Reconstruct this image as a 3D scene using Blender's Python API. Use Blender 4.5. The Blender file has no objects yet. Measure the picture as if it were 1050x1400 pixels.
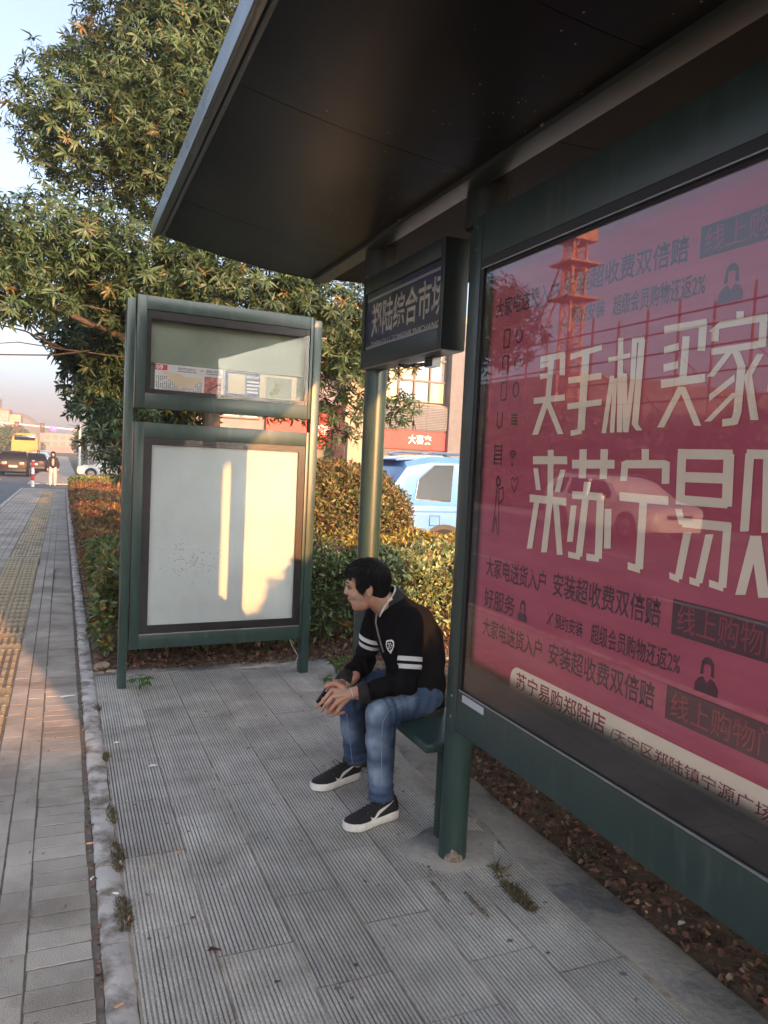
import bpy, bmesh, math, random
import numpy as np
from mathutils import Vector, Matrix, Euler
random.seed(7); RNG=np.random.default_rng(7)
S=bpy.context.scene; COL=S.collection
# ---------------------------------------------------------------- camera
cd=bpy.data.cameras.new('camera'); cam=bpy.data.objects.new('camera',cd); COL.objects.link(cam)
cd.sensor_fit='VERTICAL'; cd.sensor_height=36; cd.lens=27; cd.clip_start=.05; cd.clip_end=3000
_y,_p,_r=math.radians(22.83),math.radians(3.81),.048
F=Vector((math.sin(_y)*math.cos(_p),math.cos(_y)*math.cos(_p),-math.sin(_p)))
R0=Vector((math.cos(_y),-math.sin(_y),0)); U0=R0.cross(F)
Rt=R0*math.cos(_r)+U0*math.sin(_r); Up=U0*math.cos(_r)-R0*math.sin(_r)
M=Matrix((Rt,Up,-F)).transposed().to_4x4(); M.translation=Vector((0,0,1.6)); cam.matrix_world=M
S.camera=cam
# ---------------------------------------------------------------- world and sun
SUN_EL=math.radians(10.8); SUN_AZ=math.radians(169)      # azimuth clockwise from +Y
w=bpy.data.worlds.new('World'); S.world=w; w.use_nodes=True
nt=w.node_tree; bg=nt.nodes['Background']
sky=nt.nodes.new('ShaderNodeTexSky'); sky.sky_type='NISHITA'; sky.sun_disc=False
sky.sun_elevation=SUN_EL; sky.sun_rotation=SUN_AZ; sky.air_density=.6; sky.dust_density=4.4; sky.ozone_density=2.2
hz=nt.nodes.new('ShaderNodeHueSaturation'); hz.inputs['Saturation'].default_value=.72      # hazy autumn air
gm=nt.nodes.new('ShaderNodeGamma'); gm.inputs[1].default_value=1.0
tn=nt.nodes.new('ShaderNodeMix'); tn.data_type='RGBA'; tn.blend_type='MULTIPLY'; tn.inputs[0].default_value=1; tn.inputs[7].default_value=(.975,1.0,.945,1)
nt.links.new(sky.outputs[0],hz.inputs['Color']); nt.links.new(hz.outputs[0],gm.inputs[0]); nt.links.new(gm.outputs[0],tn.inputs[6]); nt.links.new(tn.outputs[2],bg.inputs[0]); bg.inputs[1].default_value=.13
sd=bpy.data.lights.new('sun','SUN'); sun=bpy.data.objects.new('sun',sd); COL.objects.link(sun)
sd.energy=3.2; sd.angle=math.radians(.6); sd.color=(1,.42,.12)
tosun=Vector((math.sin(SUN_AZ)*math.cos(SUN_EL),math.cos(SUN_AZ)*math.cos(SUN_EL),math.sin(SUN_EL)))
sun.rotation_euler=tosun.to_track_quat('Z','Y').to_euler()
S.view_settings.view_transform='Standard'; S.view_settings.look='None'; S.view_settings.gamma=1
S.view_settings.exposure=2.3; S.view_settings.use_curve_mapping=False
S.cycles.max_bounces=8; S.cycles.transparent_max_bounces=12; S.cycles.caustics_reflective=False; S.cycles.caustics_refractive=False
# ---------------------------------------------------------------- materials
MATS={}
def nodes(name):
    m=bpy.data.materials.new(name); m.use_nodes=True; MATS[name]=m
    t=m.node_tree; return m,t,t.nodes['Principled BSDF']
def N(t,kind,**kw):
    n=t.nodes.new(kind)
    for k,v in kw.items():
        if k.startswith('i_'): n.inputs[int(k[2:])].default_value=v
        else: setattr(n,k,v)
    return n
def mat(name,c,rough=.6,metal=0,var=.15,scale=8,bump=0,bscale=60,c2=None,sc2=3,thr=(.45,.6),rand=0,island=0,hue=.0,coat=0,emit=None,es=1,sheen=0,trans=0,coord='Object',world=False,stretch=None,spec=.5,detail=6):
    """principled with colour noise, optional blotches of a second colour, per-object or per-leaf variation, bump"""
    m,t,p=nodes(name); L=t.links.new
    tc=N(t,'ShaderNodeTexCoord'); src=tc.outputs[coord]
    if world: src=N(t,'ShaderNodeNewGeometry').outputs['Position']
    if stretch:
        mp=N(t,'ShaderNodeMapping'); mp.inputs['Scale'].default_value=stretch; L(src,mp.inputs[0]); src=mp.outputs[0]
    nz=N(t,'ShaderNodeTexNoise'); nz.inputs['Scale'].default_value=scale; nz.inputs['Detail'].default_value=detail; L(src,nz.inputs['Vector'])
    base=N(t,'ShaderNodeRGB'); base.outputs[0].default_value=(*c,1); col=base.outputs[0]
    if c2:
        n2=N(t,'ShaderNodeTexNoise'); n2.inputs['Scale'].default_value=sc2; n2.inputs['Detail'].default_value=7; n2.inputs['Roughness'].default_value=.65; L(src,n2.inputs['Vector'])
        rp=N(t,'ShaderNodeMapRange'); rp.inputs[1].default_value=thr[0]; rp.inputs[2].default_value=thr[1]; L(n2.outputs[0],rp.inputs[0])
        mx=N(t,'ShaderNodeMix',data_type='RGBA'); L(rp.outputs[0],mx.inputs[0]); L(col,mx.inputs[6]); mx.inputs[7].default_value=(*c2,1); col=mx.outputs[2]
    mr=N(t,'ShaderNodeMapRange'); mr.inputs[1].default_value=.3; mr.inputs[2].default_value=.7; mr.inputs[3].default_value=1-var; mr.inputs[4].default_value=1+var; L(nz.outputs[0],mr.inputs[0])
    val=mr.outputs[0]
    if rand or island:
        if island: g=N(t,'ShaderNodeNewGeometry'); rs=g.outputs['Random Per Island']; amt=island
        else: g=N(t,'ShaderNodeObjectInfo'); rs=g.outputs['Random']; amt=rand
        r2=N(t,'ShaderNodeMapRange'); r2.inputs[3].default_value=1-amt; r2.inputs[4].default_value=1+amt; L(rs,r2.inputs[0])
        mm=N(t,'ShaderNodeMath',operation='MULTIPLY'); L(val,mm.inputs[0]); L(r2.outputs[0],mm.inputs[1]); val=mm.outputs[0]
    hs=N(t,'ShaderNodeHueSaturation'); L(col,hs.inputs['Color']); L(val,hs.inputs['Value'])
    if hue and (rand or island):
        ml=N(t,'ShaderNodeMath',operation='MULTIPLY'); L(rs,ml.inputs[0]); ml.inputs[1].default_value=7.31
        fr=N(t,'ShaderNodeMath',operation='FRACT'); L(ml.outputs[0],fr.inputs[0])
        h2=N(t,'ShaderNodeMapRange'); h2.inputs[3].default_value=.5-hue; h2.inputs[4].default_value=.5+hue; L(fr.outputs[0],h2.inputs[0]); L(h2.outputs[0],hs.inputs['Hue'])
    L(hs.outputs[0],p.inputs['Base Color'])
    rr=N(t,'ShaderNodeMapRange'); rr.inputs[3].default_value=max(.02,rough-.1); rr.inputs[4].default_value=min(1,rough+.1); L(nz.outputs[0],rr.inputs[0]); L(rr.outputs[0],p.inputs['Roughness'])
    p.inputs['Metallic'].default_value=metal; p.inputs['Coat Weight'].default_value=coat; p.inputs['Specular IOR Level'].default_value=spec
    if sheen: p.inputs['Sheen Weight'].default_value=sheen
    if emit: p.inputs['Emission Color'].default_value=(*emit,1); p.inputs['Emission Strength'].default_value=es
    if bump:
        nb=N(t,'ShaderNodeTexNoise'); nb.inputs['Scale'].default_value=bscale; nb.inputs['Detail'].default_value=5; L(src,nb.inputs['Vector'])
        b=N(t,'ShaderNodeBump'); b.inputs['Strength'].default_value=bump; b.inputs['Distance'].default_value=.01; L(nb.outputs[0],b.inputs['Height']); L(b.outputs[0],p.inputs['Normal'])
    if trans:
        tr=N(t,'ShaderNodeBsdfTranslucent'); L(hs.outputs[0],tr.inputs[0]); ms=N(t,'ShaderNodeMixShader'); ms.inputs[0].default_value=trans
        o=t.nodes['Material Output']; L(p.outputs[0],ms.inputs[1]); L(tr.outputs[0],ms.inputs[2]); L(ms.outputs[0],o.inputs[0])
    return m
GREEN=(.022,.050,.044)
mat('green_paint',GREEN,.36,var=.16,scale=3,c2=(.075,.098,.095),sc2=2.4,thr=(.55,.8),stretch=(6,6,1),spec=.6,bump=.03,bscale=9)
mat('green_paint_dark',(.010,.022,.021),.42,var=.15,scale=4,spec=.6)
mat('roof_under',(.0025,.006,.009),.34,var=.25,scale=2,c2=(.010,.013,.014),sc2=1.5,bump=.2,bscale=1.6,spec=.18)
mat('roof_rear',(.006,.007,.007),.6,var=.2,scale=2,bump=.1,bscale=1.5,spec=.12)
mat('fascia_paint',(.06,.09,.09),.3,var=.15,scale=6)
mat('seal',(.012,.012,.014),.5,var=.1)
mat('frit',(.012,.010,.013),.45,var=.3,scale=20)
mat('aluminium',(.35,.36,.36),.45,metal=.7,var=.15,scale=20,stretch=(1,1,8))
mat('case_back',(.20,.235,.175),.55,var=.2,scale=3,c2=(.26,.29,.22),sc2=2)
mat('white_sheet',(.62,.67,.67),.6,trans=.3,var=.05,scale=3,c2=(.55,.60,.58),sc2=5,thr=(.5,.8))
mat('paper_white',(.62,.60,.58),.6,var=.06,scale=20)
mat('paper_red',(.55,.05,.06),.5,var=.1,scale=20)
mat('paper_blue',(.02,.05,.22),.5,var=.1,scale=20)
mat('paper_cream',(.62,.50,.33),.6,var=.1,scale=8)
mat('print_grey',(.10,.10,.10),.6)
mat('print_white',(.75,.72,.68),.6)
mat('print_dark',(.075,.016,.034),.6,var=.15,scale=30)
mat('print_cream',(.92,.76,.58),.6,var=.04)
mat('print_red',(.30,.035,.05),.6)
mat('sticker',(.55,.57,.60),.5)
mat('sign_blue',(.018,.02,.07),.4,var=.3,scale=6)
mat('sign_letter',(.50,.46,.40),.5,var=.35,scale=30)
mat('mortar',(.15,.13,.11),.9,var=.35,scale=25,bump=.5,bscale=60)
mat('dirt',(.30,.22,.15),.95,var=.45,scale=12,c2=(.11,.08,.06),sc2=6,bump=1,bscale=40)
mat('slab',(.52,.495,.46),.8,var=.22,scale=4.5,c2=(.36,.315,.265),sc2=1.9,thr=(.50,.74),rand=.11,hue=.006,world=True,bump=.5,bscale=220)
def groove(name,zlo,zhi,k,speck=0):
    # darkens the colour in the low parts of the relief
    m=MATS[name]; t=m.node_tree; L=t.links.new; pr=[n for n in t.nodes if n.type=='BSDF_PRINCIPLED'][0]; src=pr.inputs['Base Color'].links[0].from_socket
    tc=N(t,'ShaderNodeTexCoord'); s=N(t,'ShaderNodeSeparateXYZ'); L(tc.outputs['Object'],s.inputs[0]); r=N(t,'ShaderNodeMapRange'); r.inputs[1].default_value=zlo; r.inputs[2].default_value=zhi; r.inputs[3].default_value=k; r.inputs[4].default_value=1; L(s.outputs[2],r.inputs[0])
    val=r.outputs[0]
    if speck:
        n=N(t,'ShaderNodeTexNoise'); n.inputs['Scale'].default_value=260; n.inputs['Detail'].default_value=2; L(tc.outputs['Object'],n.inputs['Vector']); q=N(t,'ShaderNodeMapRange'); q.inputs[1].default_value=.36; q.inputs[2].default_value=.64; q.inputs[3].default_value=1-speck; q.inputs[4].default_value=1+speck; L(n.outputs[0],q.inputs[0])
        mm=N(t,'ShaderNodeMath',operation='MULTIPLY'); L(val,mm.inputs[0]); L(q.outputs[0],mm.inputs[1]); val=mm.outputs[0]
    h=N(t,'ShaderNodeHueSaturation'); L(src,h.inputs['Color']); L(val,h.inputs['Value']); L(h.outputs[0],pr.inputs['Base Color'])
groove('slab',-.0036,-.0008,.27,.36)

mat('joint_sand',(.46,.40,.33),.95,var=.3,scale=14,c2=(.26,.22,.18),sc2=6,bump=.6,bscale=80)
mat('paver',(.42,.385,.345),.85,var=.18,scale=3,c2=(.31,.275,.24),sc2=1.7,rand=.11,hue=.008,world=True,bump=.5,bscale=160,spec=.2)
mat('paver_far',(.42,.385,.345),.85,var=.18,scale=3,c2=(.31,.275,.24),sc2=1.7,rand=.11,hue=.008,world=True,bump=.5,bscale=160,spec=.2)
mat('tactile',(.47,.38,.22),.8,var=.25,scale=9,c2=(.20,.17,.13),sc2=5,rand=.12,bump=.4,bscale=120)
groove('paver',-.0026,-.0004,.38,.12)  # painted shade: edges and joint sides darkened to offset bright sky glow
mat('kerb_stone',(.52,.49,.47),.85,var=.22,scale=5,c2=(.19,.16,.13),sc2=6,rand=.08,bump=.35,bscale=70)
mat('cement',(.38,.35,.31),.9,var=.3,scale=5,c2=(.13,.13,.135),sc2=2.5,bump=.6,bscale=40)
mat('asphalt',(.10,.105,.115),.8,var=.2,scale=1.5,bump=.4,bscale=150)
mat('road_paint',(.5,.5,.48),.7,var=.15,scale=10)
mat('far_ground',(.07,.07,.045),.95,var=.4,scale=.3)
mat('litter',(.17,.085,.055),.8,var=.3,island=.75,hue=.02,scale=3)
mat('dead_red',(.07,.02,.022),.6,island=.2)
mat('leaf_tree',(.045,.084,.036),.5,var=.3,scale=.9,island=.5,hue=.03,trans=.22)
mat('leaf_fresh',(.07,.16,.03),.5,island=.3,hue=.02,trans=.3)
mat('leaf_redtip',(.15,.12,.045),.5,island=.4,hue=.03,trans=.2)
mat('leaf_hedge_green',(.085,.135,.042),.4,island=.5,hue=.03,trans=.15)
mat('leaf_hedge_red',(.20,.095,.04),.5,island=.5,hue=.04,trans=.2)
mat('leaf_hedge_yellow',(.30,.25,.045),.5,island=.35,hue=.03,trans=.25)
mat('leaf_variegated',(.24,.31,.15),.5,island=.55,hue=.03,trans=.2)
mat('leaf_photinia',(.12,.11,.038),.4,island=.55,hue=.045,trans=.15)
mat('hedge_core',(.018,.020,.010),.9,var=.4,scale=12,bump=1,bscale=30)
mat('far_leaf',(.07,.10,.04),.7,island=.4,hue=.02)
mat('bark',(.07,.052,.042),.9,var=.35,scale=14,bump=1,bscale=40,stretch=(1,1,.3))
mat('twig',(.045,.032,.026),.85,var=.3)
mat('stake',(.30,.10,.05),.8,var=.3,scale=10)
mat('moss',(.11,.09,.048),.95,island=.5,hue=.03)
mat('skin',(.52,.31,.21),.5,var=.07,scale=12,c2=(.56,.24,.17),sc2=16,bump=.05,bscale=300)
mat('lip',(.38,.11,.10),.4)
mat('eye_white',(.20,.17,.155),.5); mat('black_gloss',(.008,.007,.007),.2)
mat('hair',(.004,.0035,.0035),.5,island=.3,spec=.25)
mat('jacket_rib',(.012,.012,.014),.8,bump=.3,bscale=200)
mat('jacket_white',(.72,.70,.68),.7)
mat('shoe_black',(.012,.012,.015),.75,var=.3,scale=200,bump=.4,bscale=400)
mat('shoe_sole',(.80,.77,.74),.6,var=.1,scale=30); mat('shoe_sole_dark',(.12,.12,.13),.6)
mat('bag_brown',(.045,.022,.018),.8,var=.2,scale=6,bump=.5,bscale=12)
mat('cotton_grey',(.25,.24,.22),.8)
mat('phone_black',(.006,.006,.007),.15)
mat('tyre',(.012,.012,.012),.85); mat('rim',(.25,.25,.26),.3,metal=.8)
mat('car_blue',(.10,.27,.62),.22,var=.02,coat=1); mat('car_black',(.010,.009,.010),.45,var=.03,spec=.25)
mat('car_white',(.72,.72,.72),.25,var=.02,coat=1); mat('car_silver',(.4,.41,.43),.25,metal=.5,coat=1)
mat('car_glass',(.010,.012,.016),.08,spec=.5); mat('car_trim',(.015,.015,.016),.5); mat('chrome',(.6,.6,.6),.15,metal=1)
mat('tail_red',(.55,.01,.01),.2,emit=(1,.06,.03),es=3); mat('head_lamp',(.5,.5,.52),.1)
mat('plate_white',(.6,.55,.4),.4)
mat('bus_yellow',(.46,.22,.035),.35,var=.03,coat=.4)
mat('wall_beige',(.34,.28,.20),.8,var=.08,scale=2); mat('wall_grey',(.13,.135,.15),.7,var=.15,scale=3)
mat('wall_pink',(.24,.20,.20),.8,var=.12,scale=2); mat('wall_orange',(.26,.15,.10),.8,var=.25,scale=.3)
mat('louvre',(.20,.22,.25),.5); mat('mullion',(.08,.08,.085),.5); mat('pane_yellow',(.50,.38,.20),.25,spec=.8)
mat('pane_grey',(.16,.20,.24),.12,spec=.9); mat('shop_red',(.70,.012,.015),.5); mat('shop_dark',(.025,.03,.035),.3)
mat('bollard_red',(.5,.03,.05),.4); mat('pole_white',(.6,.6,.6),.5); mat('signal_red',(.4,.01,.02),.4,emit=(1,.05,.05),es=1.5)
mat('pink_lamp',(.6,.1,.35),.4,emit=(1,.15,.6),es=.3)
mat('coat_black',(.015,.015,.02),.8); mat('cloth_grey',(.35,.36,.36),.8)
mat('crane_orange',(.62,.28,.13),.5,var=.1); mat('scaffold_red',(.16,.05,.04),.6)
mat('concrete_far',(.22,.17,.14),.85,var=.2,scale=.4); mat('rubble',(.34,.27,.2),.9,var=.2,scale=20,bump=.6,bscale=60)
mat('butt',(.65,.35,.18),.7); mat('scrap',(.75,.73,.7),.7)
mat('bare_metal',(.34,.30,.26),.6,metal=.2,var=.25,scale=20,c2=(.16,.10,.06),sc2=18)
mat('hill',(.18,.13,.09),.95,var=.35,scale=.06,c2=(.32,.18,.10),sc2=.04)
def glass(name,r0=.06,tint=.96,rough=.012):
    """thin pane: Schlick reflection, the same from either side"""
    m,t,p=nodes(name); t.nodes.remove(p); L=t.links.new
    g=N(t,'ShaderNodeNewGeometry'); d=N(t,'ShaderNodeVectorMath',operation='DOT_PRODUCT'); L(g.outputs['Incoming'],d.inputs[0]); L(g.outputs['Normal'],d.inputs[1])
    ab=N(t,'ShaderNodeMath',operation='ABSOLUTE'); L(d.outputs['Value'],ab.inputs[0])
    om=N(t,'ShaderNodeMath',operation='SUBTRACT'); om.inputs[0].default_value=1; L(ab.outputs[0],om.inputs[1])
    pw=N(t,'ShaderNodeMath',operation='POWER'); L(om.outputs[0],pw.inputs[0]); pw.inputs[1].default_value=5
    fr=N(t,'ShaderNodeMath',operation='MULTIPLY_ADD'); L(pw.outputs[0],fr.inputs[0]); fr.inputs[1].default_value=1-r0; fr.inputs[2].default_value=r0
    tr=N(t,'ShaderNodeBsdfTransparent'); tr.inputs[0].default_value=(tint,tint,tint,1)
    gl=N(t,'ShaderNodeBsdfGlossy'); gl.inputs['Roughness'].default_value=rough
    ms=N(t,'ShaderNodeMixShader'); L(fr.outputs[0],ms.inputs[0]); L(tr.outputs[0],ms.inputs[1]); L(gl.outputs[0],ms.inputs[2])
    L(ms.outputs[0],t.nodes['Material Output'].inputs[0]); return m
glass('glass',.10,.99); glass('glass_kiosk',.03,.99,.012)
# ---------------------------------------------------------------- mesh builder
class MB:
    def __init__(s): s.v=[];s.f=[];s.m=[]
    def add(s,vs,fs,mi=0):
        b=len(s.v); s.v+=[tuple(p) for p in vs]; s.f+=[tuple(b+i for i in f) for f in fs]; s.m+=[mi]*len(fs); return s
    def box(s,x0,x1,y0,y1,z0,z1,mi=0,ch=0):
        if ch:
            c=ch; A=[(x0,y0),(x1,y0),(x1,y1),(x0,y1)]; B=[(x0+c,y0+c),(x1-c,y0+c),(x1-c,y1-c),(x0+c,y1-c)]
            rings=[[(x,y,z0) for x,y in B],[(x,y,z0+c) for x,y in A],[(x,y,z1-c) for x,y in A],[(x,y,z1) for x,y in B]]
            vs=sum(rings,[]); fs=[(3,2,1,0),(12,13,14,15)]
            for r in range(3):
                for i in range(4): j=(i+1)%4; fs.append((r*4+i,r*4+j,r*4+4+j,r*4+4+i))
            return s.add(vs,fs,mi)
        vs=[(x,y,z) for z in (z0,z1) for y in (y0,y1) for x in (x0,x1)]
        return s.add(vs,[(0,2,3,1),(4,5,7,6),(0,1,5,4),(2,6,7,3),(0,4,6,2),(1,3,7,5)],mi)
    def ring_loft(s,rings,cap=True,mi=0,closed=True):
        n=len(rings[0]); vs=[p for r in rings for p in r]; fs=[]
        for k in range(len(rings)-1):
            for i in range(n if closed else n-1):
                j=(i+1)%n; fs.append((k*n+i,k*n+j,(k+1)*n+j,(k+1)*n+i))
        if cap: fs.append(tuple(range(n-1,-1,-1))); fs.append(tuple((len(rings)-1)*n+i for i in range(n)))
        return s.add(vs,fs,mi)
    def tube(s,pts,rad,n=10,mi=0,cap=True):
        pts=[Vector(p) for p in pts]
        if not hasattr(rad,'__len__'): rad=[rad]*len(pts)
        up=None; rings=[]
        for i,p in enumerate(pts):
            d=(pts[min(i+1,len(pts)-1)]-pts[max(i-1,0)]).normalized()
            if up is None: up=Vector((0,0,1)) if abs(d.z)<.9 else Vector((1,0,0))
            a=up.cross(d)
            if a.length<1e-4: a=Vector((0,1,0)).cross(d)
            a.normalize(); b=d.cross(a); up=b
            rings.append([tuple(p+(a*math.cos(t)+b*math.sin(t))*rad[i]) for t in [2*math.pi*k/n for k in range(n)]])
        return s.ring_loft(rings,cap,mi)
    def cyl(s,x,y,z0,z1,r,n=24,mi=0,r2=None): return s.tube([(x,y,z0),(x,y,z1)],[r,r2 if r2 is not None else r],n,mi)
    def ell(s,c,r,n=16,m=10,mi=0,rot=None):
        rings=[]; c=Vector(c)
        for i in range(m+1):
            th=math.pi*i/m; th=min(max(th,.02),math.pi-.02)
            ring=[]
            for k in range(n):
                a=2*math.pi*k/n; v=Vector((r[0]*math.sin(th)*math.cos(a),r[1]*math.sin(th)*math.sin(a),-r[2]*math.cos(th)))
                if rot: v=rot@v
                ring.append(tuple(c+v))
            rings.append(ring)
        return s.ring_loft(rings,True,mi)
    def cap_cone(s,p0,p1,r0,r1,n=16):
        """capsule with two radii, closed"""
        p0=Vector(p0);p1=Vector(p1);d=(p1-p0).normalized(); pts=[];rr=[]
        for k in range(5): a=math.pi/2*(1-k/5); pts.append(p0-d*r0*math.sin(a)); rr.append(max(r0*math.cos(a),.001))
        pts.append(p0);rr.append(r0)
        for k in range(6): a=math.pi/2*k/5; pts.append(p1+d*r1*math.sin(a)); rr.append(max(r1*math.cos(a),.001))
        return s.tube(pts,rr,n)
    def mesh(s,name,mats):
        me=bpy.data.meshes.new(name); me.from_pydata(s.v,[],s.f)
        for m in mats: me.materials.append(MATS[m])
        if len(mats)>1: me.polygons.foreach_set('material_index',s.m)
        me.update(); return me
    def build(s,name,mats,parent=None,smooth=False,bevel=0,angle=35):
        if isinstance(mats,str): mats=[mats]
        off=Vector((0,0,0))
        if parent is not None and parent.get('_loc') is not None: off=Vector(parent['_loc'])
        if off.length: s.v=[(p[0]-off.x,p[1]-off.y,p[2]-off.z) for p in s.v]
        me=s.mesh(name,mats)
        if bevel:
            bm=bmesh.new(); bm.from_mesh(me); bmesh.ops.remove_doubles(bm,verts=bm.verts,dist=1e-5)
            ed=[e for e in bm.edges if len(e.link_faces)==2 and e.calc_face_angle(0)>.6]
            bmesh.ops.bevel(bm,geom=ed,offset=bevel,segments=2,affect='EDGES',profile=.6); bm.to_mesh(me); bm.free()
            smooth=True
        if smooth:
            me.polygons.foreach_set('use_smooth',[True]*len(me.polygons))
            if angle<180: me.set_sharp_from_angle(angle=math.radians(angle))
        o=bpy.data.objects.new(name,me); COL.objects.link(o); o.parent=parent
        if parent is not None and off.length: o['_loc']=tuple(off)
        return o
def tag(o,label=None,cat=None,group=None,kind=None):
    if label: o['label']=label
    if cat: o['category']=cat
    if group: o['group']=group
    if kind: o['kind']=kind
    return o
def thing(name,loc,label,cat,group=None,rz=0,world=False):
    """world=True: parts are given in world coordinates"""
    o=bpy.data.objects.new(name,None); COL.objects.link(o); o.location=loc; o.rotation_euler=(0,0,rz); o.empty_display_size=.2
    if world: o['_loc']=tuple(loc)
    return tag(o,label,cat,group)
def lift(name,me,parent=None,loc=(0,0,0),rz=0):
    o=bpy.data.objects.new(name,me); COL.objects.link(o); o.parent=parent; o.location=loc; o.rotation_euler=(0,0,rz); return o
def kids(o): return [c for c in bpy.data.objects if c.parent==o]
def copy_tree(o,loc,rz,label):
    ch={}
    for c in bpy.data.objects: ch.setdefault(c.parent,[]).append(c)
    def rec(a,p):
        b=a.copy(); COL.objects.link(b); b.parent=p
        for c in ch.get(a,[]): rec(c,b)
        return b
    r=rec(o,None); r.location=loc; r.rotation_euler=(0,0,rz); r['label']=label; return r
def txt(name,s,m,parent,org,xd,yd,width,height,bold=.0,flip=False):
    """flat lettering: org = lower left corner, stretched to width x height"""
    c=bpy.data.curves.new(name,'FONT'); c.body=s; c.offset=bold; c.resolution_u=2
    o=bpy.data.objects.new(name,c); COL.objects.link(o); bpy.context.view_layer.update()
    me=bpy.data.meshes.new_from_object(o.evaluated_get(bpy.context.evaluated_depsgraph_get()))
    bpy.data.objects.remove(o); bpy.data.curves.remove(c)
    n=len(me.vertices); a=np.zeros(n*3); me.vertices.foreach_get('co',a); a=a.reshape(-1,3)
    lo,hi=a.min(0),a.max(0); u=(a[:,0]-lo[0])/(hi[0]-lo[0])*width; v=(a[:,1]-lo[1])/max(hi[1]-lo[1],1e-6)*height
    if flip: v=height-v
    org=np.array(org,float)
    if parent is not None and parent.get('_loc') is not None: org=org-np.array(parent['_loc'])
    P=org+u[:,None]*np.array(xd,float)+v[:,None]*np.array(yd,float)
    me.vertices.foreach_set('co',P.ravel()); me.materials.clear(); me.materials.append(MATS[m]); me.update(); me.name=name
    o=bpy.data.objects.new(name,me); COL.objects.link(o); o.parent=parent; return o
def leaves(name,P,D,Nn,ln,wd,m,parent=None,droop=.25,mats=None,mi=None,kind=None,loc=None):
    """P points, D direction, Nn normal (n x 3); folded lanceolate leaves of 6 points each"""
    P=np.asarray(P,float);n=len(P)
    D=D/np.linalg.norm(D,axis=1,keepdims=True); B=np.cross(D,Nn); B/=np.linalg.norm(B,axis=1,keepdims=True)+1e-9; U=np.cross(B,D)
    ln=(np.ones(n)*ln)[:,None]; wd=(np.ones(n)*wd)[:,None]; dr=-U*ln*droop
    v=np.stack([P,P+D*ln*.35+B*wd*.5+U*wd*.12,P+D*ln*.35-B*wd*.5+U*wd*.12,P+D*ln*.4-U*wd*.05,P+D*ln*.75+B*wd*.33+dr*.5,P+D*ln*.75-B*wd*.33+dr*.5,P+D*ln+dr],1).reshape(-1,3)
    if parent is not None and parent.get('_loc') is not None: v=v-np.array(parent['_loc'])
    tri=np.array([(0,3,1),(0,2,3),(1,3,4),(3,2,5),(3,6,4),(3,5,6)]); f=(np.arange(n)[:,None,None]*7+tri[None]).reshape(-1,3)
    me=bpy.data.meshes.new(name); me.vertices.add(len(v)); me.vertices.foreach_set('co',v.ravel())
    me.loops.add(f.size); me.loops.foreach_set('vertex_index',f.ravel().astype(np.int32))
    me.polygons.add(len(f)); me.polygons.foreach_set('loop_start',(np.arange(len(f))*3).astype(np.int32))
    ms=mats or [m]
    for q in ms: me.materials.append(MATS[q])
    if mi is not None: me.polygons.foreach_set('material_index',np.repeat(np.asarray(mi),6).astype(np.int32))
    me.polygons.foreach_set('use_smooth',np.ones(len(f),bool)); me.update(calc_edges=True)
    o=bpy.data.objects.new(name,me); COL.objects.link(o); o.parent=parent
    if kind: o['kind']=kind
    return o
def gz(y):
    if y<8: return 0.
    if y<42: return -.37*(y-8)/34
    if y<62: return -.37-.13*(y-42)/20
    return -.5
def strip(name,x0,x1,ys,z,m,depth=0,kind='structure',parent=None):
    mb=MB(); r=[]
    for y in ys: r.append([(x0,y,gz(y)+z-depth),(x1,y,gz(y)+z-depth),(x1,y,gz(y)+z),(x0,y,gz(y)+z)] if depth else [(x0,y,gz(y)+z),(x1,y,gz(y)+z)])
    if depth: mb.ring_loft(r)
    else:
        for a,b in zip(r,r[1:]): mb.add([a[0],a[1],b[1],b[0]],[(0,1,2,3)])
    o=mb.build(name,m,parent)
    if kind: o['kind']=kind
    return o
# ================================================================ SETTING: ground, road, pavement, platform
YS=[-40,-5,8,20,30,42,62,200,900]
g=MB(); xs=[-900,-60,60,900]; yy=[-900,-40,8,42,62,900]
for i in range(3):
    for j in range(5):
        a=[(xs[i],yy[j]),(xs[i+1],yy[j]),(xs[i+1],yy[j+1]),(xs[i],yy[j+1])]; g.add([(x,y,gz(y)-.25) for x,y in a],[(0,1,2,3)])
g.build('ground','far_ground')['kind']='structure'
strip('road',-13.5,-1.62,YS[:-1]+[600],-.12,'asphalt')
cr=MB(); cr.box(-13.5,60,37,48,-.6,-.45); 
lm=MB()
for k in range(22):
    for x in (-4.9,-8.2):
        y=6+k*6; lm.add([(x-.06,y,gz(y)-.116),(x+.06,y,gz(y)-.116),(x+.06,y+2.4,gz(y+2.4)-.116),(x-.06,y+2.4,gz(y+2.4)-.116)],[(0,1,2,3)])
for k in range(9):
    x=-12.6+k*1.15; lm.add([(x,33,gz(33)-.116),(x+.5,33,gz(33)-.116),(x+.5,36.5,gz(36.5)-.116),(x,36.5,gz(36.5)-.116)],[(0,1,2,3)])
lm.build('lane_marking','road_paint')['kind']='structure'
strip('pavement',-1.52,.14,[-20,8,20,36.5],-.0038,'mortar',.3)
pav=bpy.data.objects['pavement']
strip('pavement_far',-1.62,.9,[43,62,160],-.008,'paver_far',.3)
strip('driveway',-1.62,20,[36.5,43],-.05,'asphalt',.2)
strip('far_pavement',-16.5,-13.5,YS[:-1],0,'paver_far',.3)
strip('road_kerb',-1.62,-1.52,[-20,8,20,36.5],0,'kerb_stone',.25)
strip('planting_bed',.237,4.4,[5.62,8,20,36.5],-.015,'dirt',.2)
strip('car_park',4.4,40,[9.3,20,60],-.03,'asphalt',.2)
bs=MB()
nx,ny=30,60
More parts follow.
